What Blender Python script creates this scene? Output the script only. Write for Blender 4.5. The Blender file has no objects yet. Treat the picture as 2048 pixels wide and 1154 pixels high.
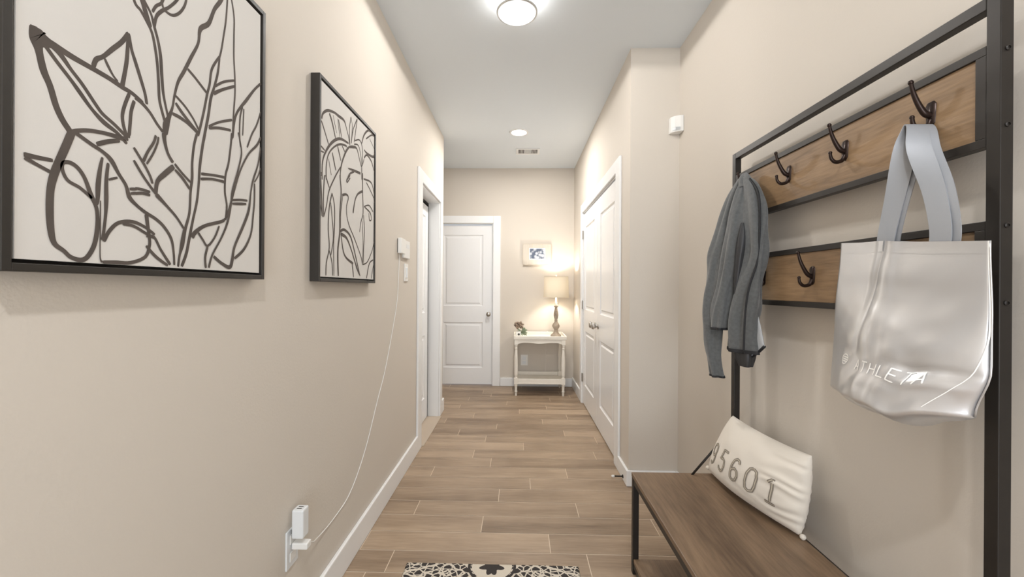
import bpy, bmesh, math, random
from math import sin, cos, pi, radians, sqrt, exp
from mathutils import Vector, Matrix, noise

random.seed(7)
SC = bpy.context.scene
COL = SC.collection

# ------------------------------------------------------------------ camera
YAW = math.atan(20 / 823.0)
ROLL = radians(0.35)
cam_data = bpy.data.cameras.new('camera')
cam_data.sensor_width = 36.0
cam_data.lens = 36.0 * 823.0 / 2048.0
cam_data.shift_x = 8.0 / 2048.0
cam_data.shift_y = -1.0 / 2048.0
cam_data.clip_start = 0.03
cam = bpy.data.objects.new('camera', cam_data)
COL.objects.link(cam)
cam.matrix_world = (Matrix.Translation((0, 0, 1.235)) @ Matrix.Rotation(YAW, 4, 'Z')
                    @ Matrix.Rotation(pi / 2, 4, 'X') @ Matrix.Rotation(ROLL, 4, 'Z'))
SC.camera = cam

# ------------------------------------------------------------------ world, added daylight, exposure
w = bpy.data.worlds.new('world'); SC.world = w; w.use_nodes = True
w.node_tree.nodes['Background'].inputs[0].default_value = (0.75, 0.85, 1.0, 1)
w.node_tree.nodes['Background'].inputs[1].default_value = 1.0
SC.view_settings.view_transform = 'Standard'
SC.view_settings.look = 'None'
SC.view_settings.gamma = 1
SC.view_settings.use_curve_mapping = False
SC.view_settings.exposure = 0.12


def area(name, loc, rot, sx, sy, power, col):
    l = bpy.data.lights.new(name, 'AREA'); l.shape = 'RECTANGLE'; l.size = sx; l.size_y = sy
    l.energy = power; l.color = col
    o = bpy.data.objects.new(name, l); COL.objects.link(o); o.location = loc; o.rotation_euler = rot
    return o


def point(name, loc, power, col, r):
    l = bpy.data.lights.new(name, 'POINT'); l.energy = power; l.color = col; l.shadow_soft_size = r
    o = bpy.data.objects.new(name, l); COL.objects.link(o); o.location = loc
    return o


# added cool fill standing in for daylight from behind the viewer
area('entry_fill', (0.12, -2.12, 1.25), (radians(90), 0, 0), 1.3, 2.1, 22.0, (0.86, 0.93, 1.0))
# added fill tilted upward to brighten the ceiling
area('ceiling_fill', (0.12, -2.10, 0.9), (radians(128), 0, 0), 1.3, 1.4, 27.0, (0.88, 0.94, 1.0))
# the flush ceiling light and the recessed light of the hall, and the entry light behind the viewer
def downlight(name, loc, power, col, r):
    l = bpy.data.lights.new(name, 'SPOT'); l.energy = power; l.color = col; l.shadow_soft_size = r
    l.spot_size = radians(180); l.spot_blend = 0.0
    o = bpy.data.objects.new(name, l); COL.objects.link(o); o.location = loc
    return o


downlight('hall_ceiling_bulb', (-0.014, 2.14, 2.645), 34.0, (1.0, 0.975, 0.94), 0.05)
downlight('entry_ceiling_bulb', (0.05, -0.25, 2.73), 64.0, (0.985, 0.985, 1.0), 0.05)
area('recessed_bulb', (0, 3.99, 2.735), (0, 0, 0), 0.13, 0.13, 24.0, (1.0, 0.965, 0.92))
point('table_lamp_bulb', (0.455, 4.93, 1.27), 10.5, (1.0, 0.96, 0.90), 0.03)


# ------------------------------------------------------------------ materials
def mat(name, col, rough=0.5, metal=0.0, bump=0.0, bscale=50.0, spec=0.5, var=0.0, vscale=6.0,
        emit=None, estr=0.0, trans=0.0, sheen=0.0, bdist=0.01, stretch=None):
    m = bpy.data.materials.new(name); m.use_nodes = True
    nt = m.node_tree; b = nt.nodes['Principled BSDF']
    b.inputs['Base Color'].default_value = (*col, 1)
    b.inputs['Roughness'].default_value = rough
    b.inputs['Metallic'].default_value = metal
    b.inputs['Specular IOR Level'].default_value = spec
    if sheen: b.inputs['Sheen Weight'].default_value = sheen
    if trans: b.inputs['Transmission Weight'].default_value = trans
    if emit:
        b.inputs['Emission Color'].default_value = (*emit, 1)
        b.inputs['Emission Strength'].default_value = estr
    tc = nt.nodes.new('ShaderNodeTexCoord'); mp = nt.nodes.new('ShaderNodeMapping')
    nt.links.new(tc.outputs['Object'], mp.inputs[0])
    if stretch: mp.inputs['Scale'].default_value = stretch
    if var:
        n = nt.nodes.new('ShaderNodeTexNoise'); n.inputs['Scale'].default_value = vscale
        n.inputs['Detail'].default_value = 4
        nt.links.new(mp.outputs[0], n.inputs['Vector'])
        mx = nt.nodes.new('ShaderNodeMix'); mx.data_type = 'RGBA'
        mx.inputs[6].default_value = (*[c * (1 - var) for c in col], 1)
        mx.inputs[7].default_value = (*[min(1, c * (1 + var)) for c in col], 1)
        nt.links.new(n.outputs['Fac'], mx.inputs[0])
        nt.links.new(mx.outputs[2], b.inputs['Base Color'])
    if bump:
        n2 = nt.nodes.new('ShaderNodeTexNoise'); n2.inputs['Scale'].default_value = bscale
        n2.inputs['Detail'].default_value = 3
        nt.links.new(mp.outputs[0], n2.inputs['Vector'])
        bp = nt.nodes.new('ShaderNodeBump'); bp.inputs['Strength'].default_value = bump
        bp.inputs['Distance'].default_value = bdist
        nt.links.new(n2.outputs['Fac'], bp.inputs['Height'])
        nt.links.new(bp.outputs[0], b.inputs['Normal'])
    return m


def wood(name, dark, light, axis, rough=0.5, plank=False, fine=40.0):
    """wood with grain running along axis (0 x, 1 y, 2 z)"""
    m = bpy.data.materials.new(name); m.use_nodes = True
    nt = m.node_tree; b = nt.nodes['Principled BSDF']; L = nt.links.new
    tc = nt.nodes.new('ShaderNodeTexCoord'); mp = nt.nodes.new('ShaderNodeMapping')
    sc = [1.0, 1.0, 1.0]; sc[axis] = 0.10
    mp.inputs['Scale'].default_value = sc
    src = tc.outputs['Object']
    if plank:
        at = nt.nodes.new('ShaderNodeAttribute'); at.attribute_name = 'plank'
        ad = nt.nodes.new('ShaderNodeVectorMath'); ad.operation = 'MULTIPLY_ADD'
        ad.inputs[1].default_value = (37, 23, 11)
        L(at.outputs['Color'], ad.inputs[0]); L(src, ad.inputs[2]); src = ad.outputs[0]
    L(src, mp.inputs[0])
    n1 = nt.nodes.new('ShaderNodeTexNoise'); n1.inputs['Scale'].default_value = 9; n1.inputs['Detail'].default_value = 6
    n1.inputs['Distortion'].default_value = 0.6
    n2 = nt.nodes.new('ShaderNodeTexNoise'); n2.inputs['Scale'].default_value = fine * 2.2; n2.inputs['Detail'].default_value = 4
    L(mp.outputs[0], n1.inputs['Vector']); L(mp.outputs[0], n2.inputs['Vector'])
    wv = nt.nodes.new('ShaderNodeTexNoise'); wv.inputs['Scale'].default_value = 3.0
    L(src, wv.inputs['Vector'])
    a1 = nt.nodes.new('ShaderNodeMath'); a1.operation = 'MULTIPLY_ADD'; a1.inputs[1].default_value = 0.55; a1.inputs[2].default_value = 0.0
    L(n1.outputs['Fac'], a1.inputs[0])
    a2 = nt.nodes.new('ShaderNodeMath'); a2.operation = 'MULTIPLY_ADD'; a2.inputs[1].default_value = 0.30
    L(n2.outputs['Fac'], a2.inputs[0]); L(a1.outputs[0], a2.inputs[2])
    a3 = nt.nodes.new('ShaderNodeMath'); a3.operation = 'MULTIPLY_ADD'; a3.inputs[1].default_value = 0.25
    L(wv.outputs['Fac'], a3.inputs[0]); L(a2.outputs[0], a3.inputs[2])
    fac = a3.outputs[0]
    if plank:
        a4 = nt.nodes.new('ShaderNodeMath'); a4.operation = 'MULTIPLY_ADD'; a4.inputs[1].default_value = 0.16
        sp = nt.nodes.new('ShaderNodeSeparateColor'); L(at.outputs['Color'], sp.inputs[0])
        L(sp.outputs[0], a4.inputs[0]); L(fac, a4.inputs[2]); fac = a4.outputs[0]
    cr = nt.nodes.new('ShaderNodeValToRGB')
    cr.color_ramp.elements[0].position = 0.36; cr.color_ramp.elements[0].color = (*dark, 1)
    cr.color_ramp.elements[1].position = 0.76; cr.color_ramp.elements[1].color = (*light, 1)
    L(fac, cr.inputs[0]); L(cr.outputs[0], b.inputs['Base Color'])
    b.inputs['Roughness'].default_value = rough
    bp = nt.nodes.new('ShaderNodeBump'); bp.inputs['Strength'].default_value = 0.15; bp.inputs['Distance'].default_value = 0.003
    L(n2.outputs['Fac'], bp.inputs['Height']); L(bp.outputs[0], b.inputs['Normal'])
    return m


M = {}
M['wall'] = mat('wall_paint', (0.652, 0.597, 0.528), 0.75, bump=0.10, bscale=130, spec=0.25, bdist=0.004)
M['ceil'] = mat('ceiling_paint', (0.735, 0.775, 0.805), 0.9, bump=0.06, bscale=160, spec=0.1, bdist=0.003)
M['trim'] = mat('white_trim_paint', (0.85, 0.85, 0.845), 0.36, spec=0.4)
M['door'] = mat('white_door_paint', (0.84, 0.84, 0.84), 0.27, spec=0.45)
M['dark'] = mat('gap_shade', (0.015, 0.012, 0.01), 0.9)  # near-black standing in for the shade in door gaps
M['floor'] = wood('wood_look_tile', (0.165, 0.108, 0.066), (0.43, 0.315, 0.215), 0, 0.42, plank=True)
M['grout'] = mat('pale_grout', (0.72, 0.60, 0.47), 0.9)
M['sill'] = mat('tan_threshold', (0.50, 0.41, 0.32), 0.5, var=0.06)
M['nickel'] = mat('brushed_nickel', (0.50, 0.48, 0.45), 0.28, metal=1.0)
M['frame'] = mat('black_brown_frame', (0.022, 0.018, 0.014), 0.5, var=0.2, vscale=30)
M['canvas'] = mat('off_white_canvas', (0.66, 0.635, 0.60), 0.85, bump=0.12, bscale=700, bdist=0.001, var=0.03, vscale=5)
M['ink'] = mat('grey_brown_brush_ink', (0.085, 0.068, 0.057), 0.8, var=0.35, vscale=25)
M['metal'] = mat('dark_bronze_metal', (0.024, 0.020, 0.017), 0.42, metal=0.3, var=0.2, vscale=20)
M['hook'] = mat('dark_bronze_hook', (0.035, 0.022, 0.018), 0.32, metal=0.7)
M['oak'] = wood('warm_oak_panel', (0.13, 0.076, 0.036), (0.42, 0.27, 0.145), 1, 0.5, fine=60)
M['bench'] = wood('walnut_bench_board', (0.085, 0.050, 0.028), (0.30, 0.200, 0.122), 1, 0.42, fine=55)
M['silver'] = mat('silver_coated_fabric', (0.70, 0.70, 0.71), 0.33, metal=0.78, bump=0.05, bscale=14, bdist=0.01)
M['strap'] = mat('grey_webbing', (0.33, 0.34, 0.36), 0.5, metal=0.25, bump=0.1, bscale=300, bdist=0.001)
M['print'] = mat('pale_print', (0.97, 0.96, 0.92), 0.6)
M['fleece'] = mat('grey_heather_fleece', (0.105, 0.108, 0.107), 0.95, var=0.35, vscale=90, bump=0.3, bscale=260, bdist=0.003, sheen=0.3)
M['lining'] = mat('pale_grey_lining', (0.48, 0.49, 0.50), 0.8, bump=0.1, bscale=200)
M['blacktrim'] = mat('black_binding', (0.012, 0.012, 0.014), 0.7)
M['zip'] = mat('dark_layer_and_shade', (0.03, 0.03, 0.032), 0.5)  # jacket's dark inner layer, also its painted shadow inserts
M['cushion'] = mat('cream_cotton', (0.76, 0.70, 0.615), 0.9, bump=0.15, bscale=380, bdist=0.001, sheen=0.2)
M['digit'] = mat('taupe_print', (0.26, 0.225, 0.185), 0.85, var=0.25, vscale=120)
M['digit2'] = mat('light_taupe_print', (0.60, 0.54, 0.43), 0.85)
M['plastic'] = mat('white_plastic', (0.80, 0.79, 0.76), 0.35)
M['plastic2'] = mat('cool_white_plastic', (0.74, 0.76, 0.77), 0.3)
M['slot'] = mat('dark_slot', (0.05, 0.045, 0.04), 0.6)
M['vent'] = mat('white_vent_metal', (0.78, 0.78, 0.77), 0.4)
M['chrome'] = mat('satin_ring', (0.62, 0.62, 0.62), 0.3, metal=0.9)
M['glow'] = mat('lit_glass', (1, 1, 1), 0.4, emit=(1.0, 0.97, 0.93), estr=2.5)
M['glow_side'] = mat('lit_glass_side', (1, 1, 1), 0.4, emit=(1.0, 0.97, 0.93), estr=8.0)
M['glow2'] = mat('lit_recessed_lens', (1, 1, 1), 0.4, emit=(1.0, 0.96, 0.9), estr=6)
M['cream'] = mat('cream_painted_wood', (0.80, 0.755, 0.675), 0.45, var=0.05, vscale=14)
M['lampbase'] = mat('washed_grey_brown_wood', (0.33, 0.27, 0.21), 0.6, var=0.45, vscale=45, bump=0.3, bscale=90)
M['candle'] = mat('lamp_candle_sleeve', (0.80, 0.76, 0.68), 0.5)
M['stem'] = mat('sage_leaf', (0.36, 0.42, 0.30), 0.8, var=0.3, vscale=40)
M['bloom'] = mat('dusty_brown_bloom', (0.30, 0.225, 0.165), 0.95, var=0.45, vscale=70, bump=0.5, bscale=120)
M['cube'] = mat('white_ceramic', (0.80, 0.79, 0.75), 0.4)
M['board'] = mat('whitewashed_board', (0.58, 0.53, 0.46), 0.8, var=0.12, vscale=10, stretch=(8, 1, 1))
M['photo_white'] = mat('photo_border', (0.85, 0.85, 0.84), 0.6)
M['ribbon'] = mat('linen_ribbon', (0.62, 0.55, 0.45), 0.9)


def shade_mat():
    m = bpy.data.materials.new('linen_lamp_shade'); m.use_nodes = True
    nt = m.node_tree; nt.nodes.remove(nt.nodes['Principled BSDF']); out = nt.nodes['Material Output']
    d = nt.nodes.new('ShaderNodeBsdfDiffuse'); t = nt.nodes.new('ShaderNodeBsdfTranslucent')
    d.inputs[0].default_value = (0.56, 0.50, 0.40, 1); t.inputs[0].default_value = (0.42, 0.36, 0.27, 1)
    mx = nt.nodes.new('ShaderNodeMixShader'); mx.inputs[0].default_value = 0.07
    nt.links.new(d.outputs[0], mx.inputs[1]); nt.links.new(t.outputs[0], mx.inputs[2])
    nt.links.new(mx.outputs[0], out.inputs[0])
    return m


M['shade'] = shade_mat()


def photo_mat():
    m = mat('monochrome_photo', (0.3, 0.33, 0.4), 0.35)
    nt = m.node_tree; b = nt.nodes['Principled BSDF']; L = nt.links.new
    tc = nt.nodes.new('ShaderNodeTexCoord')
    v = nt.nodes.new('ShaderNodeTexVoronoi'); v.inputs['Scale'].default_value = 26
    n = nt.nodes.new('ShaderNodeTexNoise'); n.inputs['Scale'].default_value = 15; n.inputs['Detail'].default_value = 3
    L(tc.outputs['Object'], v.inputs['Vector']); L(tc.outputs['Object'], n.inputs['Vector'])
    a = nt.nodes.new('ShaderNodeMath'); a.operation = 'MULTIPLY'
    L(v.outputs['Distance'], a.inputs[0]); L(n.outputs['Fac'], a.inputs[1])
    cr = nt.nodes.new('ShaderNodeValToRGB'); e = cr.color_ramp.elements
    e[0].position = 0.05; e[0].color = (0.72, 0.75, 0.80, 1); e[1].position = 0.32; e[1].color = (0.07, 0.09, 0.14, 1)
    L(a.outputs[0], cr.inputs[0]); L(cr.outputs[0], b.inputs['Base Color'])
    return m


M['photo'] = photo_mat()


def rug_mat(cx):
    """cream and charcoal damask, mirrored about the rug's centre line"""
    m = bpy.data.materials.new('damask_rug_pile'); m.use_nodes = True
    nt = m.node_tree; b = nt.nodes['Principled BSDF']; L = nt.links.new
    b.inputs['Roughness'].default_value = 0.95; b.inputs['Specular IOR Level'].default_value = 0.1

    def math_(op, a, c=None, k=None):
        n = nt.nodes.new('ShaderNodeMath'); n.operation = op
        for i, v in enumerate((a, c, k)):
            if v is None: continue
            if isinstance(v, (int, float)): n.inputs[i].default_value = v
            else: L(v, n.inputs[i])
        return n.outputs[0]
    tc = nt.nodes.new('ShaderNodeTexCoord'); s = nt.nodes.new('ShaderNodeSeparateXYZ')
    L(tc.outputs['Object'], s.inputs[0])
    ax = math_('ABSOLUTE', s.outputs[0])
    px = math_('PINGPONG', ax, 0.19)
    py = math_('PINGPONG', s.outputs[1], 0.15)
    c = nt.nodes.new('ShaderNodeCombineXYZ'); L(ax, c.inputs[0]); L(s.outputs[1], c.inputs[1])
    n = nt.nodes.new('ShaderNodeTexNoise'); n.inputs['Scale'].default_value = 17; n.inputs['Detail'].default_value = 2
    L(c.outputs[0], n.inputs['Vector'])
    # ogee medallions: wavy lattice
    r = math_('SQRT', math_('ADD', math_('MULTIPLY', px, px), math_('MULTIPLY', math_('MULTIPLY', py, py), 1.5)))
    ph = math_('MULTIPLY_ADD', n.outputs['Fac'], 9.0, math_('MULTIPLY', r, 150.0))
    ring = math_('GREATER_THAN', math_('SINE', ph), -0.70)
    v = nt.nodes.new('ShaderNodeTexVoronoi'); v.feature = 'DISTANCE_TO_EDGE'; v.inputs['Scale'].default_value = 34
    L(c.outputs[0], v.inputs['Vector'])
    cell = math_('GREATER_THAN', v.outputs['Distance'], 0.075)
    both = math_('MULTIPLY', ring, cell)
    # a plain cream medallion on the centre line with a dark flower in it
    r0 = math_('SQRT', math_('ADD', math_('MULTIPLY', ax, ax),
               math_('MULTIPLY', math_('POWER', math_('SUBTRACT', s.outputs[1], 0.50), 2.0), 1.0)))
    inside = math_('LESS_THAN', r0, 0.088)
    flower = math_('LESS_THAN', math_('ADD', r0, math_('MULTIPLY', math_('SINE', math_('MULTIPLY', math_('ARCTAN2', math_('SUBTRACT', s.outputs[1], 0.50), ax), 6.0)), 0.012)), 0.045)
    edge = math_('COMPARE', r0, 0.10, 0.006)
    v1 = math_('MULTIPLY', both, math_('SUBTRACT', 1.0, inside))
    v2 = math_('MAXIMUM', v1, math_('MAXIMUM', flower, edge))
    fine = nt.nodes.new('ShaderNodeTexNoise'); fine.inputs['Scale'].default_value = 400
    L(tc.outputs['Object'], fine.inputs['Vector'])
    mx = nt.nodes.new('ShaderNodeMix'); mx.data_type = 'RGBA'
    mx.inputs[6].default_value = (0.70, 0.63, 0.53, 1); mx.inputs[7].default_value = (0.06, 0.053, 0.050, 1)
    L(v2, mx.inputs[0]); L(mx.outputs[2], b.inputs['Base Color'])
    bp = nt.nodes.new('ShaderNodeBump'); bp.inputs['Strength'].default_value = 0.6; bp.inputs['Distance'].default_value = 0.004
    L(fine.outputs['Fac'], bp.inputs['Height']); L(bp.outputs[0], b.inputs['Normal'])
    return m


# ------------------------------------------------------------------ helpers
def obj(name, bm, mats, parent=None, smooth=False, bevel=0.0, loc=None, seg=2):
    """link a bmesh as one mesh object; coordinates are world ones unless loc shifts the origin"""
    if loc is None and parent is not None:
        loc = parent.get('_base') and Vector(parent['_base'])
    me = bpy.data.meshes.new(name)
    base = Vector(loc) if loc is not None else Vector((0, 0, 0))
    bmesh.ops.translate(bm, verts=bm.verts, vec=-base)
    bm.to_mesh(me); bm.free()
    if not isinstance(mats, (list, tuple)): mats = [mats]
    for m in mats: me.materials.append(m)
    if smooth:
        for p in me.polygons: p.use_smooth = True
    o = bpy.data.objects.new(name, me); COL.objects.link(o)
    if parent is not None:
        o.parent = parent
        o.location = (0, 0, 0)
    else:
        o.location = base
    if bevel:
        b = o.modifiers.new('bevel', 'BEVEL'); b.width = bevel; b.segments = seg; b.limit_method = 'ANGLE'
        b.angle_limit = radians(40)
    return o


def thing(name, label, cat, loc, group=None):
    o = bpy.data.objects.new(name, None); COL.objects.link(o); o.location = loc
    o.empty_display_size = 0.05
    o['label'] = label; o['category'] = cat
    if group: o['group'] = group
    BASES[o.name] = Vector(loc)
    return o


BASES = {}


def part(name, bm, mats, parent, **k):
    """child mesh given in world coordinates"""
    base = BASES[parent.name]
    o = obj(name, bm, mats, None, loc=base, **k)
    o.parent = parent; o.location = (0, 0, 0)
    BASES[o.name] = base
    return o


def sub(name, bm, mats, parent, **k):
    return part(name, bm, mats, parent, **k)


def tag(o, label, cat, group=None, kind=None):
    o['label'] = label; o['category'] = cat
    if group: o['group'] = group
    if kind: o['kind'] = kind
    return o


def struct(name, bm, mats, **k):
    o = obj(name, bm, mats, **k); o['kind'] = 'structure'; BASES[o.name] = Vector(o.location)
    return o


def box(bm, x0, x1, y0, y1, z0, z1, mi=0):
    vs = [bm.verts.new(p) for p in ((x0, y0, z0), (x1, y0, z0), (x1, y1, z0), (x0, y1, z0),
                                    (x0, y0, z1), (x1, y0, z1), (x1, y1, z1), (x0, y1, z1))]
    for f in ((3, 2, 1, 0), (4, 5, 6, 7), (0, 1, 5, 4), (1, 2, 6, 5), (2, 3, 7, 6), (3, 0, 4, 7)):
        fc = bm.faces.new([vs[i] for i in f]); fc.material_index = mi
    return vs


def boxes(*bs):
    bm = bmesh.new()
    for b in bs: box(bm, *b)
    return bm


def tube(bm, pts, rad, n=10, cap=True, mi=0, flat=1.0):
    """sweep a round section along pts; rad is one radius or one per point"""
    P = [Vector(p) for p in pts]
    if not isinstance(rad, (list, tuple)): rad = [rad] * len(P)
    rings = []; prev = None
    for i, p in enumerate(P):
        t = (P[min(i + 1, len(P) - 1)] - P[max(i - 1, 0)]).normalized()
        if prev is None:
            a = Vector((0, 0, 1)) if abs(t.z) < 0.9 else Vector((0, 1, 0))
            nrm = (a - t * a.dot(t)).normalized()
        else:
            nrm = (prev - t * prev.dot(t)).normalized()
        prev = nrm; bn = t.cross(nrm)
        rings.append([bm.verts.new(p + (nrm * cos(2 * pi * k / n) + bn * sin(2 * pi * k / n) * flat) * rad[i]) for k in range(n)])
    for a, b in zip(rings, rings[1:]):
        for k in range(n):
            f = bm.faces.new((a[k], a[(k + 1) % n], b[(k + 1) % n], b[k])); f.material_index = mi
    if cap:
        f = bm.faces.new(rings[0][::-1]); f.material_index = mi
        f = bm.faces.new(rings[-1]); f.material_index = mi


def lathe(bm, prof, cx, cy, n=32, mi=0, cap=True):
    """prof: (radius, z) list turned about a vertical axis"""
    rings = []
    for r, z in prof:
        rings.append([bm.verts.new((cx + r * cos(2 * pi * k / n), cy + r * sin(2 * pi * k / n), z)) for k in range(n)])
    for a, b in zip(rings, rings[1:]):
        for k in range(n):
            f = bm.faces.new((a[k], a[(k + 1) % n], b[(k + 1) % n], b[k])); f.material_index = mi
    if cap:
        for r in (rings[0][::-1], rings[-1]):
            f = bm.faces.new(r); f.material_index = mi


def lathe_axis(bm, prof, origin, direction, n=20, mi=0):
    """prof: (radius, distance) list turned about an arbitrary axis"""
    d = Vector(direction).normalized(); a = Vector((0, 0, 1)) if abs(d.z) < 0.9 else Vector((1, 0, 0))
    u = (a - d * a.dot(d)).normalized(); v = d.cross(u); o = Vector(origin)
    rings = [[bm.verts.new(o + d * h + (u * cos(2 * pi * k / n) + v * sin(2 * pi * k / n)) * r) for k in range(n)] for r, h in prof]
    for a_, b_ in zip(rings, rings[1:]):
        for k in range(n):
            f = bm.faces.new((a_[k], a_[(k + 1) % n], b_[(k + 1) % n], b_[k])); f.material_index = mi
    for r in (rings[0][::-1], rings[-1]):
        f = bm.faces.new(r); f.material_index = mi


def smooth_path(pts, k=6):
    """Catmull-Rom through tuples of any length"""
    out = []; n = len(pts)
    if n < 3:
        k2 = 3
        return [tuple(a + (b - a) * t / k2 for a, b in zip(pts[0], pts[1])) for t in range(k2 + 1)]
    for i in range(n - 1):
        p0, p1, p2, p3 = pts[max(i - 1, 0)], pts[i], pts[i + 1], pts[min(i + 2, n - 1)]
        for s in range(k):
            t = s / k
            out.append(tuple(0.5 * ((2 * b) + (-a + c) * t + (2 * a - 5 * b + 4 * c - d) * t * t + (-a + 3 * b - 3 * c + d) * t ** 3)
                             for a, b, c, d in zip(p0, p1, p2, p3)))
    out.append(tuple(pts[-1]))
    return out


def ribbon2d(bm, pts, S, mi=1, dups=False):
    """flat stroke: pts (u, v, width) mapped through S(u, v) -> 3D"""
    A = []; B = []
    n = len(pts)
    for i, (u, v, wd) in enumerate(pts):
        u0, v0, _ = pts[max(i - 1, 0)]; u1, v1, _ = pts[min(i + 1, n - 1)]
        du, dv = u1 - u0, v1 - v0; l = sqrt(du * du + dv * dv) or 1e-9
        nx, ny = -dv / l, du / l
        h = wd * 0.5 * (0.75 if i in (0, n - 1) else 1)
        A.append(bm.verts.new(S(u + nx * h, v + ny * h))); B.append(bm.verts.new(S(u - nx * h, v - ny * h)))
    for i in range(n - 1):
        f = bm.faces.new((A[i], A[i + 1], B[i + 1], B[i])); f.material_index = mi


# ------------------------------------------------------------------ the room
ZC = 2.745                    # ceiling height
XL, XR, XC = -0.755, 1.005, 0.70
YE, YB, YJ, Y0 = 4.12, 5.19, 2.60, -2.2

# floor: wood-look planks laid across the hall
bm = bmesh.new()
lay = bm.loops.layers.color.new('plank')
pitch, first = 0.1515, 1.921
g, gy = 0.0019, 0.0027
joints = {-1: -0.572, 0: 0.16, 1: -0.18, 2: -0.56, 3: -0.106, 4: 0.084, 5: -0.566, 6: -0.185, 7: -0.323, 8: 0.05,
          9: -0.257, 10: 0.40, 11: -0.182, 12: 0.233, 13: -0.42, 14: 0.02, 15: 0.30, 16: -0.111, 17: 0.36, 18: -0.3}
Lp = 0.897
for k in range(-28, 24):
    ya, yb = first + k * pitch, first + (k + 1) * pitch
    if ya < Y0: continue
    yb = min(yb, 5.36)
    if yb <= ya: continue
    j = joints.get(k, random.uniform(-0.6, 0.3))
    x = j - Lp * 3
    while x < 1.2:
        xa, xb = max(x + g, -1.75), min(x + Lp - g, 1.15)
        x += Lp
        if xb - xa < 0.01: continue
        vs = [bm.verts.new(p) for p in ((xa, ya + gy, 0), (xb, ya + gy, 0), (xb, yb - gy, 0), (xa, yb - gy, 0))]
        f = bm.faces.new(vs); c = (random.random(), random.random(), random.random(), 1)
        for l in f.loops: l[lay] = c
box(bm, -1.75, 1.15, Y0, 5.36, -0.06, -0.0012, 1)
struct('floor', bm, [M['floor'], M['grout']])

struct('ceiling', boxes((-1.75, 1.15, Y0, 5.36, ZC, ZC + 0.06)), M['ceil'])

D2a, D2b, DH = 3.17, 3.93, 2.05     # door 2 opening in the left wall
struct('wall_left', boxes((XL - 0.14, XL, Y0, D2a, 0, ZC), (XL - 0.14, XL, D2b, YE, 0, ZC),
                          (XL - 0.14, XL, D2a, D2b, DH, ZC), (-1.75, XL - 0.14, YE - 0.12, YE, 0, ZC)), M['wall'])
struct('wall_right', boxes((XR, XR + 0.12, Y0, 5.3, 0, ZC)), M['wall'])
D3a, D3b = 2.93, 4.46               # closet opening
struct('wall_closet', boxes((XC, XC + 0.12, YJ, D3a, 0, ZC), (XC, XC + 0.12, D3b, YB, 0, ZC),
                            (XC, XC + 0.12, D3a, D3b, DH, ZC), (XC + 0.12, XR, YJ, YJ + 0.12, 0, ZC)), M['wall'])
D1a, D1b = -1.08, -0.315
struct('wall_far', boxes((-1.75, D1a, YB, YB + 0.12, 0, ZC), (D1b, XR, YB, YB + 0.12, 0, ZC),
                         (D1a, D1b, YB, YB + 0.12, DH, ZC)), M['wall'])
struct('wall_alcove', boxes((-1.75, -1.62, YE, YB, 0, ZC)), M['wall'])
struct('wall_entry', boxes((XL - 0.14, -0.55, Y0 - 0.12, Y0, 0, ZC), (0.80, XR + 0.12, Y0 - 0.12, Y0, 0, ZC),
                           (-0.55, 0.80, Y0 - 0.12, Y0, 2.3, ZC)), M['wall'])
bm = bmesh.new()
for b in ((-0.55, -0.47, Y0 - 0.09, Y0 - 0.03, 0, 2.3), (0.72, 0.80, Y0 - 0.09, Y0 - 0.03, 0, 2.3),
          (-0.47, 0.72, Y0 - 0.09, Y0 - 0.03, 2.22, 2.3), (-0.47, 0.72, Y0 - 0.09, Y0 - 0.03, 0, 0.12),
          (0.09, 0.16, Y0 - 0.09, Y0 - 0.03, 0.12, 2.22)): box(bm, *b)
struct('added_window_1', bm, M['trim'], bevel=0.004)  # unseen opening, added to let light in from behind the viewer

# baseboards
BH = 0.125
struct('baseboard_left', boxes((XL, XL + 0.017, Y0, D2a - 0.115, 0, BH), (XL, XL + 0.017, D2b + 0.09, YE + 0.017, 0, BH),
                               (-1.62, XL, YE, YE + 0.017, 0, BH)), M['trim'], bevel=0.005)
struct('baseboard_right', boxes((XR - 0.017, XR, Y0, YJ, 0, 0.10), (XC - 0.017, XR - 0.017, YJ - 0.017, YJ, 0, 0.10),
                                (XC - 0.017, XC, YJ, D3a - 0.115, 0, 0.10)), M['trim'], bevel=0.005)
struct('baseboard_closet', boxes((XC - 0.017, XC, D3b + 0.09, YB, 0, 0.12)), M['trim'], bevel=0.005)
struct('baseboard_far', boxes((D1b + 0.095, XC - 0.017, YB - 0.017, YB, 0, 0.105), (-1.62, D1a - 0.095, YB - 0.017, YB, 0, 0.105)),
       M['trim'], bevel=0.005)

# casings and jambs
cw = 0.092


def casing_x(name, xs, xd, ya, yb, h, inx, ca=0.115):
    """casing on a wall of constant x; xs..xd the casing's thickness, inx the jamb's far side"""
    x0, x1 = sorted((xs, xd))
    j0, j1 = sorted((xs, inx))
    return struct(name, boxes((x0, x1, ya - ca, ya, 0, h + cw), (x0, x1, yb, yb + cw, 0, h + cw), (x0, x1, ya, yb, h, h + cw),
                              (j0, j1, ya - 0.001, ya + 0.012, 0, h), (j0, j1, yb - 0.012, yb + 0.001, 0, h),
                              (j0, j1, ya, yb, h - 0.012, h)), M['trim'], bevel=0.003)


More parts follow.
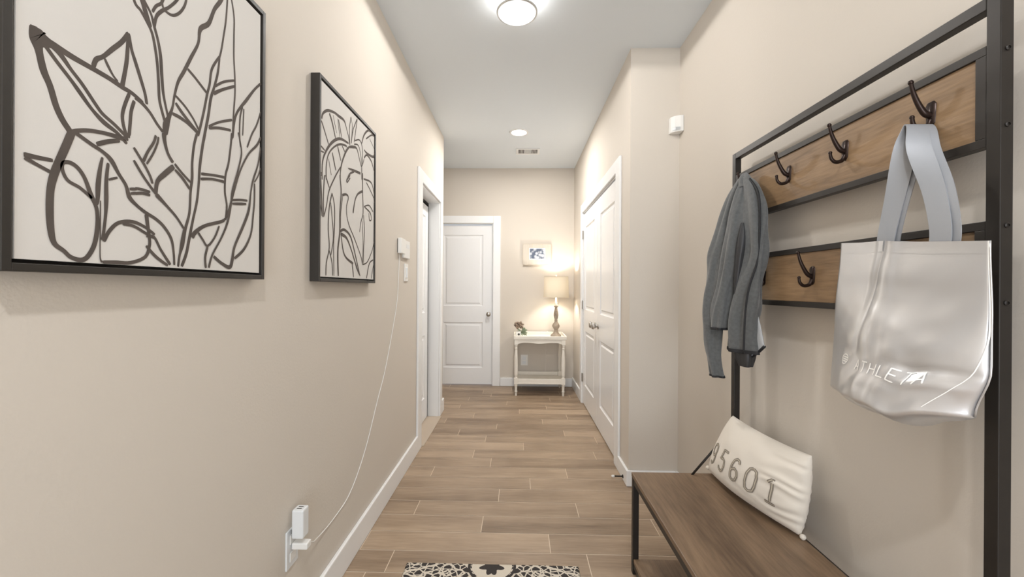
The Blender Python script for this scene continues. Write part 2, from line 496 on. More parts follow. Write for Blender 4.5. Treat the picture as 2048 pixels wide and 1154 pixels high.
casing_x('trim_1', XL, XL + 0.016, D2a, D2b, DH, XL - 0.14)
casing_x('trim_2', XC, XC - 0.016, D3a, D3b, DH, XC + 0.12, ca=0.115)
struct('trim_3', boxes((D1a - cw, D1a, YB - 0.016, YB, 0, DH + cw), (D1b, D1b + cw, YB - 0.016, YB, 0, DH + cw),
                       (D1a, D1b, YB - 0.016, YB, DH, DH + cw),
                       (D1a, D1a + 0.01, YB, YB + 0.11, 0, DH), (D1b - 0.01, D1b, YB, YB + 0.11, 0, DH),
                       (D1a, D1b, YB, YB + 0.11, DH - 0.01, DH)), M['trim'], bevel=0.003)
# tan threshold in the left doorway
struct('trim_4', boxes((XL - 0.14, XL + 0.03, D2a + 0.012, D2b - 0.012, -0.001, 0.006)), M['sill'], bevel=0.002)


def panel_door(name, W, H, panels, place, th=0.035):
    """moulded panel door; place(u, n, z) maps across / out of face / up to the world"""
    bm = bmesh.new()
    us = sorted({0, W} | {p[0] for p in panels} | {p[1] for p in panels})
    zs = sorted({0, H} | {p[2] for p in panels} | {p[3] for p in panels})

    def quad(a, b, c, d):
        bm.faces.new([bm.verts.new(place(*q)) for q in (a, b, c, d)])
    for u0, u1 in zip(us, us[1:]):
        for z0, z1 in zip(zs, zs[1:]):
            if any(p[0] <= u0 and u1 <= p[1] and p[2] <= z0 and z1 <= p[3] for p in panels): continue
            quad((u0, 0, z0), (u1, 0, z0), (u1, 0, z1), (u0, 0, z1))
    for (u0, u1, z0, z1) in panels:
        steps = [(0, 0), (0.004, -0.006), (0.014, -0.010), (0.030, -0.010), (0.042, -0.003)]
        for (i0, d0), (i1, d1) in zip(steps, steps[1:]):
            o = [(u0 + i0, d0, z0 + i0), (u1 - i0, d0, z0 + i0), (u1 - i0, d0, z1 - i0), (u0 + i0, d0, z1 - i0)]
            n_ = [(u0 + i1, d1, z0 + i1), (u1 - i1, d1, z0 + i1), (u1 - i1, d1, z1 - i1), (u0 + i1, d1, z1 - i1)]
            for k in range(4):
                quad(o[k], o[(k + 1) % 4], n_[(k + 1) % 4], n_[k])
        i, d = steps[-1]
        quad((u0 + i, d, z0 + i), (u1 - i, d, z0 + i), (u1 - i, d, z1 - i), (u0 + i, d, z1 - i))
    c = [(0, 0), (W, 0), (W, H), (0, H)]
    for k in range(4):
        (a, b), (e, f) = c[k], c[(k + 1) % 4]
        quad((a, 0, b), (a, -th, b), (e, -th, f), (e, 0, f))
    quad((0, -th, 0), (0, -th, H), (W, -th, H), (W, -th, 0))
    bmesh.ops.remove_doubles(bm, verts=bm.verts, dist=1e-5)
    bmesh.ops.recalc_face_normals(bm, faces=bm.faces)
    return struct(name, bm, M['door'])


SL = 0.012
# door at the end of the hall
W1 = D1b - D1a - 0.026
d1 = panel_door('door_1', W1, 2.018, [(0.118, W1 - 0.118, 0.205, 0.785), (0.118, W1 - 0.118, 0.99, 1.895)],
                lambda u, n, z: (D1a + 0.013 + u, YB + 0.035 - n, 0.012 + z))
bm = bmesh.new()
lathe_axis(bm, [(0.026, 0.0), (0.026, 0.006), (0.012, 0.010), (0.011, 0.028), (0.024, 0.036), (0.030, 0.048), (0.026, 0.060), (0.012, 0.066)],
           (-0.371, YB + 0.035, 0.903), (0, -1, 0))
sub('door_knob', bm, M['nickel'], d1, smooth=True)
# door in the left wall: recessed flat slab, shade of its gap painted as dark strips
W2 = D2b - D2a - 0.062
d2 = panel_door('door_2', W2, 1.985, [(0.11, W2 - 0.11, 0.2, 0.78), (0.11, W2 - 0.11, 0.99, 1.88)],
                lambda u, n, z: (XL - 0.102 + n, D2a + 0.02 + u, 0.014 + z))
struct('door_gap_shade', boxes((XL - 0.1395, XL - 0.1378, D2a + 0.012, D2b - 0.012, 0.007, DH - 0.012), (XL - 0.1378, XL - 0.104, D2b - 0.034, D2b - 0.0125, 0.007, DH - 0.0125), (XL - 0.1378, XL - 0.104, D2a + 0.013, D2b - 0.034, DH - 0.030, DH - 0.0125)), M['dark'])
# closet double doors
W3 = (D3b - D3a - 0.032) / 2
Hc = 2.015
pan = lambda: [(0.105, W3 - 0.135, 0.205, 0.775), (0.105, W3 - 0.135, 1.0, 1.87)]
d3 = panel_door('door_3', W3, Hc, [(0.105, W3 - 0.135, 0.205, 0.775), (0.105, W3 - 0.135, 1.0, 1.87)],
                lambda u, n, z: (XC + 0.006 - n, D3a + 0.014 + u, 0.012 + z))
d4 = panel_door('door_4', W3, Hc, [(0.135, W3 - 0.105, 0.205, 0.775), (0.135, W3 - 0.105, 1.0, 1.87)],
                lambda u, n, z: (XC + 0.006 - n, D3a + 0.018 + W3 + u, 0.012 + z))
struct('closet_gap_shade', boxes((XC + 0.046, XC + 0.06, D3a + 0.013, D3b - 0.013, 0.001, DH - 0.013)), M['dark'])  # dark sheet painting in the shade behind the closet door gaps
ym = D3a + 0.016 + W3
for d, yk in ((d3, ym - 0.065), (d4, ym + 0.065)):
    bm = bmesh.new()
    lathe_axis(bm, [(0.027, 0.0), (0.027, 0.006), (0.012, 0.010), (0.011, 0.026), (0.022, 0.032), (0.029, 0.044), (0.025, 0.056), (0.010, 0.061)],
               (XC + 0.006, yk, 0.905), (-1, 0, 0))
    sub('door_knob', bm, M['nickel'], d, smooth=True)
for d, yh in ((d3, D3a + 0.0135), (d4, D3b - 0.0135)):
    for zh in (1.81, 1.06, 0.28):
        bm = bmesh.new()
        tube(bm, [(XC - 0.004, yh, zh - 0.045), (XC - 0.004, yh, zh + 0.045)], 0.007, 10)
        box(bm, XC - 0.001, XC + 0.006, yh - 0.012, yh + 0.016, zh - 0.043, zh + 0.043)
        sub('hinge', bm, M['nickel'], d)

# ------------------------------------------------------------------ ceiling fixtures
lx, ly = -0.014, 2.14
t = thing('ceiling_light', 'round flush ceiling light with a grey ring, glowing, nearest on the hall ceiling', 'ceiling light', (lx, ly, ZC))
bm = bmesh.new(); lathe(bm, [(0.085, ZC - 0.001), (0.088, ZC - 0.012), (0.080, ZC - 0.020)], lx, ly, 40); part('ceiling_plate', bm, M['trim'], t, smooth=True)
bm = bmesh.new(); lathe(bm, [(0.092, ZC - 0.021), (0.097, ZC - 0.045), (0.102, ZC - 0.070)], lx, ly, 48); part('glass_drum', bm, M['glow_side'], t, smooth=True)
bm = bmesh.new()
rings = []
for r, z in ((0.099, ZC - 0.070), (0.106, ZC - 0.072), (0.106, ZC - 0.081), (0.098, ZC - 0.083), (0.096, ZC - 0.078), (0.099, ZC - 0.070)):
    rings.append([bm.verts.new((lx + r * cos(2 * pi * k / 48), ly + r * sin(2 * pi * k / 48), z)) for k in range(48)])
for a, b in zip(rings, rings[1:]):
    for k in range(48): bm.faces.new((a[k], a[(k + 1) % 48], b[(k + 1) % 48], b[k]))
part('ring', bm, M['chrome'], t, smooth=True)
bm = bmesh.new(); lathe(bm, [(0.096, ZC - 0.074), (0.094, ZC - 0.086), (0.066, ZC - 0.094), (0.064, ZC - 0.088), (0.03, ZC - 0.092), (0.004, ZC - 0.093)], lx, ly, 48)
part('lens', bm, M['glow'], t, smooth=True)
bm = bmesh.new(); tube(bm, [(lx + 0.066 * cos(2 * pi * k / 48), ly + 0.066 * sin(2 * pi * k / 48), ZC - 0.095) for k in range(49)], 0.0016, 6, cap=False)
part('inner_ring', bm, M['chrome'], t)

t = thing('recessed_light', 'small round recessed light glowing near the ceiling vent', 'ceiling light', (0, 3.99, ZC))
bm = bmesh.new()
rings = []
for r, z in ((0.073, ZC - 0.006), (0.090, ZC - 0.006), (0.094, ZC - 0.0005), (0.073, ZC - 0.0005), (0.073, ZC - 0.006)):
    rings.append([bm.verts.new((r * cos(2 * pi * k / 40), 3.99 + r * sin(2 * pi * k / 40), z)) for k in range(40)])
for a, b in zip(rings, rings[1:]):
    for k in range(40): bm.faces.new((a[k], a[(k + 1) % 40], b[(k + 1) % 40], b[k]))
part('trim_ring', bm, M['trim'], t)
bm = bmesh.new(); lathe(bm, [(0.0725, ZC - 0.001), (0.0725, ZC - 0.005), (0.03, ZC - 0.007)], 0, 3.99, 40); part('lens', bm, M['glow2'], t)

t = thing('ceiling_vent', 'small rectangular louvred air vent in the ceiling before the far wall', 'vent', (0.10, 4.53, ZC))
vx0, vx1, vy0, vy1 = -0.03, 0.228, 4.445, 4.625
part('backing', boxes((vx0 + 0.02, vx1 - 0.02, vy0 + 0.02, vy1 - 0.02, ZC - 0.004, ZC - 0.001)), M['slot'], t)
part('frame', boxes((vx0, vx1, vy0, vy0 + 0.022, ZC - 0.010, ZC - 0.0005), (vx0, vx1, vy1 - 0.022, vy1, ZC - 0.010, ZC - 0.0005),
                    (vx0, vx0 + 0.022, vy0 + 0.022, vy1 - 0.022, ZC - 0.010, ZC - 0.0005), (vx1 - 0.022, vx1, vy0 + 0.022, vy1 - 0.022, ZC - 0.010, ZC - 0.0005)),
     M['vent'], t, bevel=0.002)
bm = bmesh.new()
for i in range(5):
    for s in (0, 1):
        x = vx0 + 0.029 + i * 0.0150 if s == 0 else vx1 - 0.029 - i * 0.0150
        box(bm, x - 0.0024, x + 0.0024, vy0 + 0.022, vy1 - 0.022, ZC - 0.0075, ZC - 0.0045)
for i in range(9):
    y = vy0 + 0.03 + i * 0.015
    box(bm, vx0 + 0.093, vx1 - 0.093, y - 0.0036, y + 0.0036, ZC - 0.0058, ZC - 0.0045)
part('louvres', bm, M['vent'], t)

# ------------------------------------------------------------------ framed paintings on the left wall
LEAF_STROKES_LARGE = [[(0.596,1.622,10),(0.599,1.604,16),(0.603,1.587,10),(0.609,1.562,10),(0.618,1.542,9),(0.626,1.516,9),(0.635,1.498,9),(0.645,1.485,9),(0.648,1.479,10)],[(0.597,1.619,14),(0.604,1.609,24),(0.615,1.608,14),(0.626,1.608,10),(0.65,1.605,9),(0.683,1.603,8),(0.709,1.601,8),(0.733,1.597,8),(0.753,1.595,7),(0.775,1.587,7)],[(0.758,1.59,7),(0.772,1.586,7),(0.79,1.575,6),(0.806,1.559,6),(0.82,1.548,6)],[(0.61,1.602,6),(0.626,1.586,6),(0.647,1.567,6),(0.661,1.553,7),(0.68,1.534,6),(0.7,1.52,8),(0.725,1.51,6),(0.743,1.497,6)],[(0.618,1.605,5),(0.631,1.6,8),(0.647,1.584,6),(0.665,1.568,6),(0.687,1.544,6),(0.699,1.533,6),(0.72,1.523,6),(0.745,1.508,6)],[(0.682,1.607,7),(0.687,1.622,7),(0.699,1.634,6),(0.715,1.656,7),(0.732,1.679,7),(0.745,1.703,7)],[(0.745,1.703,6),(0.751,1.676,6),(0.758,1.659,7),(0.768,1.635,7),(0.779,1.607,6),(0.783,1.588,6)],[(0.744,1.692,6),(0.742,1.654,7),(0.738,1.626,7),(0.733,1.598,8)],[(0.701,1.632,4),(0.707,1.622,5),(0.716,1.61,4),(0.725,1.603,4)],[(0.747,1.592,6),(0.739,1.569,6),(0.734,1.547,6),(0.736,1.529,6),(0.742,1.514,6),(0.749,1.512,5)],[(0.757,1.583,6),(0.751,1.561,6),(0.749,1.538,6),(0.747,1.514,6)],[(0.743,1.801,6),(0.757,1.768,6),(0.769,1.761,6),(0.784,1.746,6),(0.794,1.732,6),(0.801,1.706,6),(0.806,1.676,6),(0.809,1.64,6),(0.811,1.61,6),(0.818,1.587,6),(0.826,1.567,6)],[(0.761,1.802,5),(0.778,1.783,6),(0.791,1.769,5),(0.798,1.75,6),(0.807,1.726,6),(0.813,1.699,7),(0.816,1.662,7),(0.82,1.626,6),(0.828,1.596,5),(0.832,1.584,6)],[(0.752,1.802,9),(0.771,1.782,9),(0.779,1.765,10),(0.789,1.742,10)],[(0.798,1.748,6),(0.803,1.772,6),(0.815,1.791,6),(0.832,1.81,5),(0.852,1.839,5),(0.87,1.874,5)],[(0.794,1.775,5),(0.802,1.792,5),(0.815,1.808,5),(0.823,1.833,5)],[(0.813,1.826,5),(0.818,1.801,5),(0.832,1.797,5),(0.846,1.803,5),(0.861,1.82,5),(0.873,1.844,5),(0.876,1.866,5),(0.864,1.88,5),(0.834,1.863,5),(0.813,1.826,5)],[(1.005,1.99,7),(0.981,1.93,9),(0.959,1.892,8),(0.941,1.847,9),(0.916,1.818,9),(0.91,1.782,6),(0.89,1.739,7),(0.871,1.698,7),(0.856,1.668,6),(0.847,1.634,5),(0.842,1.607,5),(0.833,1.582,9),(0.827,1.565,14),(0.825,1.545,10)],[(1.005,1.99,5),(0.998,1.898,5),(0.99,1.85,5),(0.982,1.808,5),(0.976,1.787,5)],[(0.977,1.791,5),(0.952,1.747,6),(0.945,1.707,6),(0.938,1.682,6),(0.928,1.637,6),(0.918,1.598,6),(0.911,1.574,6)],[(0.977,1.791,5),(0.971,1.748,6),(0.96,1.709,6),(0.949,1.676,7),(0.942,1.635,7),(0.932,1.59,7),(0.928,1.57,7)],[(0.908,1.578,6),(0.9,1.549,6),(0.895,1.509,6),(0.895,1.475,7),(0.891,1.443,6),(0.888,1.396,6),(0.877,1.358,7),(0.871,1.325,7),(0.862,1.299,5),(0.859,1.276,5)],[(0.932,1.588,7),(0.925,1.558,7),(0.917,1.508,7),(0.914,1.467,6),(0.909,1.426,6),(0.898,1.382,6),(0.888,1.339,7),(0.88,1.305,7),(0.868,1.277,7)],[(1.005,1.99,5),(1.025,1.924,5),(1.026,1.872,5),(1.026,1.818,5),(1.03,1.77,5),(1.031,1.726,5),(1.027,1.68,5),(1.023,1.618,5),(1.017,1.602,6)],[(1.02,1.621,6),(1.017,1.59,6),(1.009,1.541,6),(0.999,1.509,6),(0.997,1.468,6),(1.004,1.435,6),(1.0,1.399,6)],[(0.881,1.709,6),(0.903,1.7,6),(0.938,1.682,6)],[(0.85,1.636,5),(0.875,1.624,5),(0.898,1.606,5),(0.913,1.588,5)],[(0.85,1.621,6),(0.866,1.608,7),(0.888,1.594,7),(0.911,1.58,8)],[(0.842,1.595,6),(0.86,1.595,7),(0.881,1.591,6),(0.908,1.581,6)],[(0.96,1.709,5),(0.991,1.736,5),(1.03,1.759,5)],[(0.957,1.691,8),(0.987,1.715,6),(1.031,1.745,6)],[(0.943,1.608,5),(0.976,1.631,5),(1.021,1.655,6)],[(0.943,1.604,6),(0.976,1.617,6),(1.017,1.627,6)],[(1.136,1.804,6),(1.107,1.772,6),(1.074,1.728,8),(1.042,1.686,6),(1.029,1.654,7),(1.023,1.61,7)],[(1.06,1.706,5),(1.051,1.675,5),(1.049,1.627,5),(1.054,1.597,5)],[(1.065,1.702,4),(1.063,1.667,4),(1.061,1.63,4)],[(1.136,1.724,5),(1.118,1.68,5),(1.098,1.647,5),(1.079,1.605,5)],[(0.649,1.484,10),(0.647,1.478,11),(0.64,1.457,11),(0.631,1.431,11),(0.624,1.409,11),(0.619,1.384,10),(0.618,1.351,10),(0.62,1.319,9),(0.625,1.3,7),(0.638,1.29,6),(0.648,1.281,6),(0.663,1.277,7),(0.674,1.283,7),(0.685,1.304,7),(0.69,1.333,7),(0.69,1.357,6),(0.687,1.372,6),(0.679,1.389,7),(0.669,1.414,6),(0.658,1.428,6),(0.646,1.433,6),(0.636,1.429,5),(0.636,1.416,5),(0.644,1.403,5),(0.662,1.396,5),(0.681,1.383,5)],[(0.584,1.426,7),(0.602,1.427,6),(0.622,1.429,5)],[(0.585,1.422,6),(0.601,1.416,5),(0.622,1.409,5)],[(0.651,1.486,7),(0.66,1.482,6),(0.68,1.474,6),(0.7,1.467,6),(0.714,1.457,8),(0.727,1.438,6),(0.741,1.42,6),(0.748,1.4,8),(0.762,1.388,6),(0.78,1.378,6),(0.805,1.368,6),(0.824,1.355,6),(0.841,1.333,6),(0.847,1.306,5),(0.849,1.279,5)],[(0.688,1.477,7),(0.708,1.489,7),(0.729,1.498,6)],[(0.649,1.483,7),(0.658,1.489,6),(0.676,1.496,6),(0.7,1.501,6),(0.72,1.503,7),(0.736,1.504,8)],[(0.698,1.458,4),(0.694,1.437,6),(0.691,1.408,8),(0.69,1.381,6),(0.687,1.373,5)],[(0.708,1.451,5),(0.705,1.421,6),(0.705,1.384,7),(0.704,1.359,5),(0.701,1.33,5),(0.699,1.314,6)],[(0.709,1.422,4),(0.725,1.43,4)],[(0.695,1.382,2),(0.695,1.334,2),(0.695,1.285,2),(0.699,1.276,4)],[(0.701,1.312,6),(0.711,1.332,6),(0.728,1.349,6),(0.755,1.355,6),(0.78,1.349,5),(0.802,1.337,5)],[(0.735,1.348,5),(0.757,1.347,5),(0.782,1.337,5),(0.8,1.33,4)],[(0.699,1.276,5),(0.722,1.277,6),(0.751,1.278,6),(0.781,1.291,6),(0.79,1.313,6),(0.79,1.329,6),(0.786,1.353,7),(0.783,1.374,8)],[(0.783,1.331,4),(0.8,1.332,5),(0.816,1.308,5),(0.839,1.279,6)],[(0.783,1.313,5),(0.805,1.293,6),(0.833,1.277,5)],[(0.734,1.506,5),(0.745,1.505,5)],[(0.756,1.495,5),(0.778,1.469,5),(0.791,1.45,5),(0.796,1.437,5)],[(0.756,1.471,5),(0.778,1.444,5),(0.804,1.418,5)],[(0.776,1.475,6),(0.785,1.496,5),(0.798,1.519,5),(0.803,1.535,5)],[(0.783,1.472,4),(0.796,1.495,4),(0.806,1.519,4),(0.809,1.534,4)],[(0.846,1.486,10),(0.823,1.463,10),(0.807,1.444,8),(0.803,1.418,8)],[(0.822,1.546,10),(0.823,1.532,8),(0.831,1.509,6),(0.844,1.493,7)],[(0.848,1.492,5),(0.867,1.478,5),(0.89,1.464,5)],[(0.849,1.48,5),(0.87,1.466,6),(0.889,1.448,6)],[(0.804,1.418,9),(0.826,1.402,6),(0.852,1.382,5),(0.874,1.358,5)],[(0.874,1.358,6),(0.869,1.33,9),(0.863,1.304,5),(0.859,1.279,4)],[(0.759,1.419,4),(0.773,1.42,5),(0.791,1.419,5)],[(0.759,1.409,5),(0.774,1.413,5),(0.791,1.413,5)],[(0.748,1.415,5),(0.762,1.418,5)],[(0.75,1.407,5),(0.764,1.411,5)],[(0.92,1.491,6),(0.962,1.499,5),(0.995,1.503,6)],[(0.919,1.479,6),(0.955,1.488,5),(0.997,1.492,6)],[(0.895,1.343,10),(0.906,1.357,9),(0.934,1.375,7),(0.986,1.393,7),(0.998,1.402,5)],[(0.913,1.356,5),(0.927,1.341,5),(0.941,1.329,5),(0.963,1.351,5),(0.978,1.381,5)],[(0.941,1.327,6),(0.934,1.302,6),(0.936,1.277,6)],[(1.043,1.632,4),(1.052,1.608,4),(1.056,1.579,5),(1.043,1.533,5),(1.022,1.474,5),(1.018,1.438,5),(1.006,1.394,6),(0.986,1.354,5),(0.956,1.309,5),(0.945,1.278,6)],[(1.136,1.653,6),(1.119,1.625,6),(1.084,1.589,5),(1.052,1.536,5),(1.031,1.482,5),(1.014,1.434,6),(1.002,1.405,5)],[(0.96,1.306,7),(0.987,1.291,7),(1.015,1.283,9),(1.024,1.302,9),(1.032,1.336,7),(1.063,1.391,8),(1.086,1.438,8),(1.095,1.491,5),(1.104,1.525,6),(1.124,1.572,5),(1.136,1.625,5)],[(1.11,1.517,6),(1.11,1.469,6),(1.105,1.429,6),(1.096,1.377,6),(1.068,1.333,7),(1.032,1.306,7)],[(1.136,1.567,4),(1.124,1.54,4),(1.109,1.52,4)],[(1.022,1.453,5),(1.053,1.46,5),(1.081,1.464,5)],[(1.023,1.444,6),(1.076,1.454,6)]]
LEAF_STROKES_TALL = [[(1.49,1.844,6),(1.504,1.83,7),(1.549,1.778,6)],[(1.493,1.852,7),(1.503,1.876,8),(1.539,1.902,9),(1.593,1.918,8),(1.634,1.921,10),(1.686,1.924,9),(1.709,1.903,6),(1.732,1.873,6),(1.747,1.843,6)],[(1.554,1.898,10),(1.578,1.873,9),(1.607,1.823,7)],[(1.585,1.904,4),(1.618,1.846,4)],[(1.634,1.907,7),(1.665,1.845,6)],[(1.626,1.907,4),(1.648,1.838,4)],[(1.499,1.63,6),(1.502,1.698,7),(1.534,1.752,9),(1.587,1.802,10),(1.652,1.836,9),(1.733,1.846,7)],[(1.532,1.638,7),(1.531,1.69,6),(1.549,1.74,6),(1.595,1.783,6),(1.652,1.814,7),(1.714,1.828,7)],[(1.484,1.752,6),(1.519,1.744,6)],[(1.482,1.731,5),(1.512,1.735,5)],[(1.482,1.65,5),(1.499,1.655,5)],[(1.482,1.642,4),(1.499,1.647,4)],[(1.58,1.757,8),(1.612,1.696,7)],[(1.627,1.798,8),(1.658,1.749,6)],[(1.549,1.723,4),(1.573,1.667,4)],[(1.67,1.813,7),(1.697,1.796,5)],[(1.714,1.828,5),(1.724,1.812,4)],[(1.755,1.968,4),(1.741,1.908,5),(1.747,1.847,6)],[(1.755,1.968,4),(1.77,1.934,4),(1.761,1.86,4)],[(1.825,1.989,5),(1.78,1.922,5),(1.761,1.856,6)],[(1.825,1.989,5),(1.81,1.934,5),(1.791,1.871,5)],[(1.738,1.832,8),(1.781,1.847,10),(1.822,1.853,7),(1.854,1.814,6),(1.876,1.788,6)],[(1.738,1.832,8),(1.706,1.802,9),(1.671,1.75,8),(1.654,1.704,7),(1.655,1.667,6)],[(1.801,1.882,5),(1.853,1.903,5),(1.886,1.879,5),(1.889,1.804,5)],[(1.791,1.863,5),(1.843,1.872,5),(1.876,1.817,5),(1.883,1.731,8)],[(1.88,1.898,7),(1.907,1.946,8),(1.965,1.99,8),(2.027,1.99,5)],[(1.931,1.937,6),(2.003,1.981,6),(2.046,1.99,6)],[(1.978,1.955,4),(2.042,1.927,4)],[(1.909,1.878,6),(1.943,1.873,8),(2.03,1.883,10),(2.046,1.907,6)],[(1.909,1.84,8),(1.944,1.864,7),(2.005,1.852,7),(2.046,1.811,5)],[(1.887,1.795,5),(1.909,1.836,5)],[(1.73,1.739,5),(1.793,1.747,9),(1.866,1.755,10)],[(1.793,1.743,8),(1.744,1.718,7),(1.717,1.683,6)],[(1.654,1.722,5),(1.613,1.678,6),(1.589,1.65,5)],[(1.487,1.644,5),(1.495,1.576,6),(1.5,1.496,8)],[(1.482,1.641,4),(1.482,1.555,4),(1.504,1.493,5)],[(1.517,1.652,7),(1.51,1.579,6),(1.511,1.498,6)],[(1.613,1.678,6),(1.556,1.605,6),(1.533,1.538,5),(1.511,1.495,7)],[(1.524,1.654,6),(1.556,1.615,6)],[(1.58,1.599,6),(1.557,1.539,6),(1.55,1.458,6),(1.559,1.386,6),(1.536,1.326,6),(1.533,1.278,6)],[(1.58,1.599,5),(1.602,1.552,6),(1.603,1.466,6),(1.596,1.394,5),(1.601,1.278,5)],[(1.569,1.56,5),(1.59,1.464,5),(1.591,1.412,5),(1.571,1.354,5)],[(1.559,1.375,5),(1.584,1.326,5),(1.589,1.279,5)],[(1.648,1.688,7),(1.662,1.622,8),(1.65,1.534,7),(1.651,1.457,9),(1.634,1.378,10),(1.64,1.279,10)],[(1.671,1.612,9),(1.713,1.624,7),(1.733,1.614,6),(1.714,1.566,5),(1.734,1.509,5),(1.807,1.444,5),(1.875,1.378,5),(1.898,1.34,6)],[(1.676,1.609,5),(1.659,1.536,5),(1.658,1.474,5)],[(1.751,1.716,6),(1.717,1.687,7),(1.722,1.678,5),(1.751,1.704,5)],[(1.893,1.68,10),(1.836,1.654,8),(1.804,1.617,7),(1.784,1.559,10)],[(1.891,1.764,9),(1.893,1.676,7),(1.9,1.58,6),(1.872,1.531,5),(1.861,1.486,4)],[(1.906,1.572,5),(1.92,1.494,5),(1.909,1.403,5),(1.91,1.345,5)],[(1.889,1.542,4),(1.902,1.447,4),(1.898,1.344,4)],[(1.904,1.74,7),(2.003,1.748,6),(2.044,1.701,5),(2.046,1.657,5)],[(1.94,1.732,6),(2.004,1.702,5),(2.045,1.678,5)],[(1.912,1.613,5),(1.979,1.631,5),(2.032,1.609,5)],[(1.912,1.613,5),(1.993,1.597,6),(2.006,1.566,5),(1.981,1.562,5),(1.974,1.593,4)],[(1.655,1.462,9),(1.696,1.473,9),(1.755,1.455,8),(1.797,1.401,7),(1.864,1.29,7)],[(1.66,1.451,12),(1.716,1.442,9),(1.766,1.398,6),(1.831,1.319,8),(1.87,1.286,5)],[(1.664,1.443,6),(1.698,1.368,7),(1.788,1.338,9)],[(1.777,1.341,6),(1.794,1.279,6)],[(1.898,1.34,5),(1.959,1.357,5),(2.022,1.418,5),(2.046,1.463,5)],[(2.036,1.371,6),(1.984,1.349,6),(1.948,1.277,7)],[(2.044,1.353,5),(2.011,1.278,5)]]



def painting(label, y0, y1, z0, z1, strokes, k=1.0):
    t = thing('framed_painting', label, 'painting', (XL, (y0 + y1) / 2, z0))
    xf, lip = -0.720, 0.012
    part('frame', boxes((XL + 0.001, xf, y0, y0 + lip, z0, z1), (XL + 0.001, xf, y1 - lip, y1, z0, z1),
                        (XL + 0.001, xf, y0 + lip, y1 - lip, z0, z0 + lip), (XL + 0.001, xf, y0 + lip, y1 - lip, z1 - lip, z1),
                        (XL + 0.001, XL + 0.008, y0 + lip, y1 - lip, z0 + lip, z1 - lip)), M['frame'], t, bevel=0.001)
    bm = boxes((XL + 0.010, -0.7242, y0 + 0.018, y1 - 0.018, z0 + 0.018, z1 - 0.018))
    for i, s in enumerate(strokes):
        pts = smooth_path([(a, b, wd * 0.001 * k) for a, b, wd in s], 5)
        xx = -0.7240 + 0.000012 * i
        ribbon2d(bm, pts, lambda u, v: (xx, u, v), 1)
    for f in bm.faces:
        if f.material_index == 1 and f.normal.x < 0: f.normal_flip()
    part('canvas', bm, [M['canvas'], M['ink']], t)


painting('large white canvas of broad brush-drawn leaves in black frame, nearest on left wall', 0.556, 1.151, 1.255, 2.010, LEAF_STROKES_LARGE, 1.12)
painting('black-framed line drawing of drooping plants, further along the left wall', 1.470, 2.060, 1.255, 2.010, LEAF_STROKES_TALL, 1.25)

# ------------------------------------------------------------------ devices on the left wall
t = thing('wall_outlet', 'white outlet plate low on left wall behind the plugged charger', 'outlet', (XL, 1.36, 0.365))
part('plate', boxes((XL, XL + 0.006, 1.325, 1.396, 0.303, 0.430)), M['plastic2'], t, bevel=0.002)
for z0, z1 in ((0.322, 0.352), (0.380, 0.412)):
    part('socket', boxes((XL + 0.0055, XL + 0.008, 1.343, 1.378, z0, z1)), M['plastic'], t, bevel=0.004)
t = thing('usb_charger', 'upright white charger block plugged into the low outlet on left wall', 'charger', (XL + 0.009, 1.36, 0.40))
part('body', boxes((XL + 0.013, XL + 0.052, 1.338, 1.378, 0.402, 0.497)), M['plastic2'], t, bevel=0.005)
part('prongs', boxes((XL + 0.002, XL + 0.014, 1.352, 1.364, 0.395 + 0.01, 0.425)), M['slot'], t)
part('usb_port', boxes((XL + 0.024, XL + 0.040, 1.350, 1.355, 0.4965, 0.4975), (XL + 0.024, XL + 0.040, 1.362, 1.367, 0.4965, 0.4975)), M['slot'], t)
t = thing('power_cord', 'thin white cord with flat plug climbing the left wall from the low outlet', 'cord', (XL + 0.009, 1.36, 0.36))
bm = boxes((XL + 0.009, XL + 0.062, 1.346, 1.376, 0.362, 0.384))
part('plug', bm, M['plastic'], t, bevel=0.004)
cord = [(XL + 0.060, 1.372, 0.374), (XL + 0.045, 1.42, 0.345), (XL + 0.015, 1.50, 0.303), (-0.7515, 1.664, 0.283), (-0.7515, 1.839, 0.308), (-0.7515, 2.019, 0.429),
        (-0.7515, 2.196, 0.628), (-0.7515, 2.319, 0.765), (-0.7515, 2.454, 0.979), (-0.7515, 2.545, 1.156), (-0.7515, 2.575, 1.33), (-0.7515, 2.585, 1.452)]
bm = bmesh.new(); tube(bm, smooth_path(cord, 8), 0.0021, 8); part('cable', bm, M['plastic'], t, smooth=True)

t = thing('thermostat', 'thicker white wall box on left wall with cord running into it', 'thermostat', (XL, 2.59, 1.49))
part('body', boxes((XL + 0.004, XL + 0.028, 2.545, 2.640, 1.448, 1.545)), M['plastic'], t, bevel=0.004)
part('wall_bracket', boxes((XL, XL + 0.005, 2.550, 2.635, 1.453, 1.540)), M['slot'], t)
t = thing('control_panel', 'flat white control panel beside the thicker wall box on left wall', 'control panel', (XL, 2.73, 1.48))
part('body', boxes((XL, XL + 0.016, 2.655, 2.795, 1.427, 1.545)), M['plastic'], t, bevel=0.004)
part('screen', boxes((XL + 0.0155, XL + 0.0168, 2.705, 2.770, 1.495, 1.520)), M['plastic2'], t)
t = thing('light_switch', 'narrow white switch plate below the wall boxes on left wall', 'switch', (XL, 2.745, 1.33))
part('plate', boxes((XL, XL + 0.007, 2.705, 2.785, 1.275, 1.392)), M['plastic'], t, bevel=0.002)
part('rocker', boxes((XL + 0.006, XL + 0.012, 2.730, 2.760, 1.300, 1.368)), M['plastic2'], t, bevel=0.002)

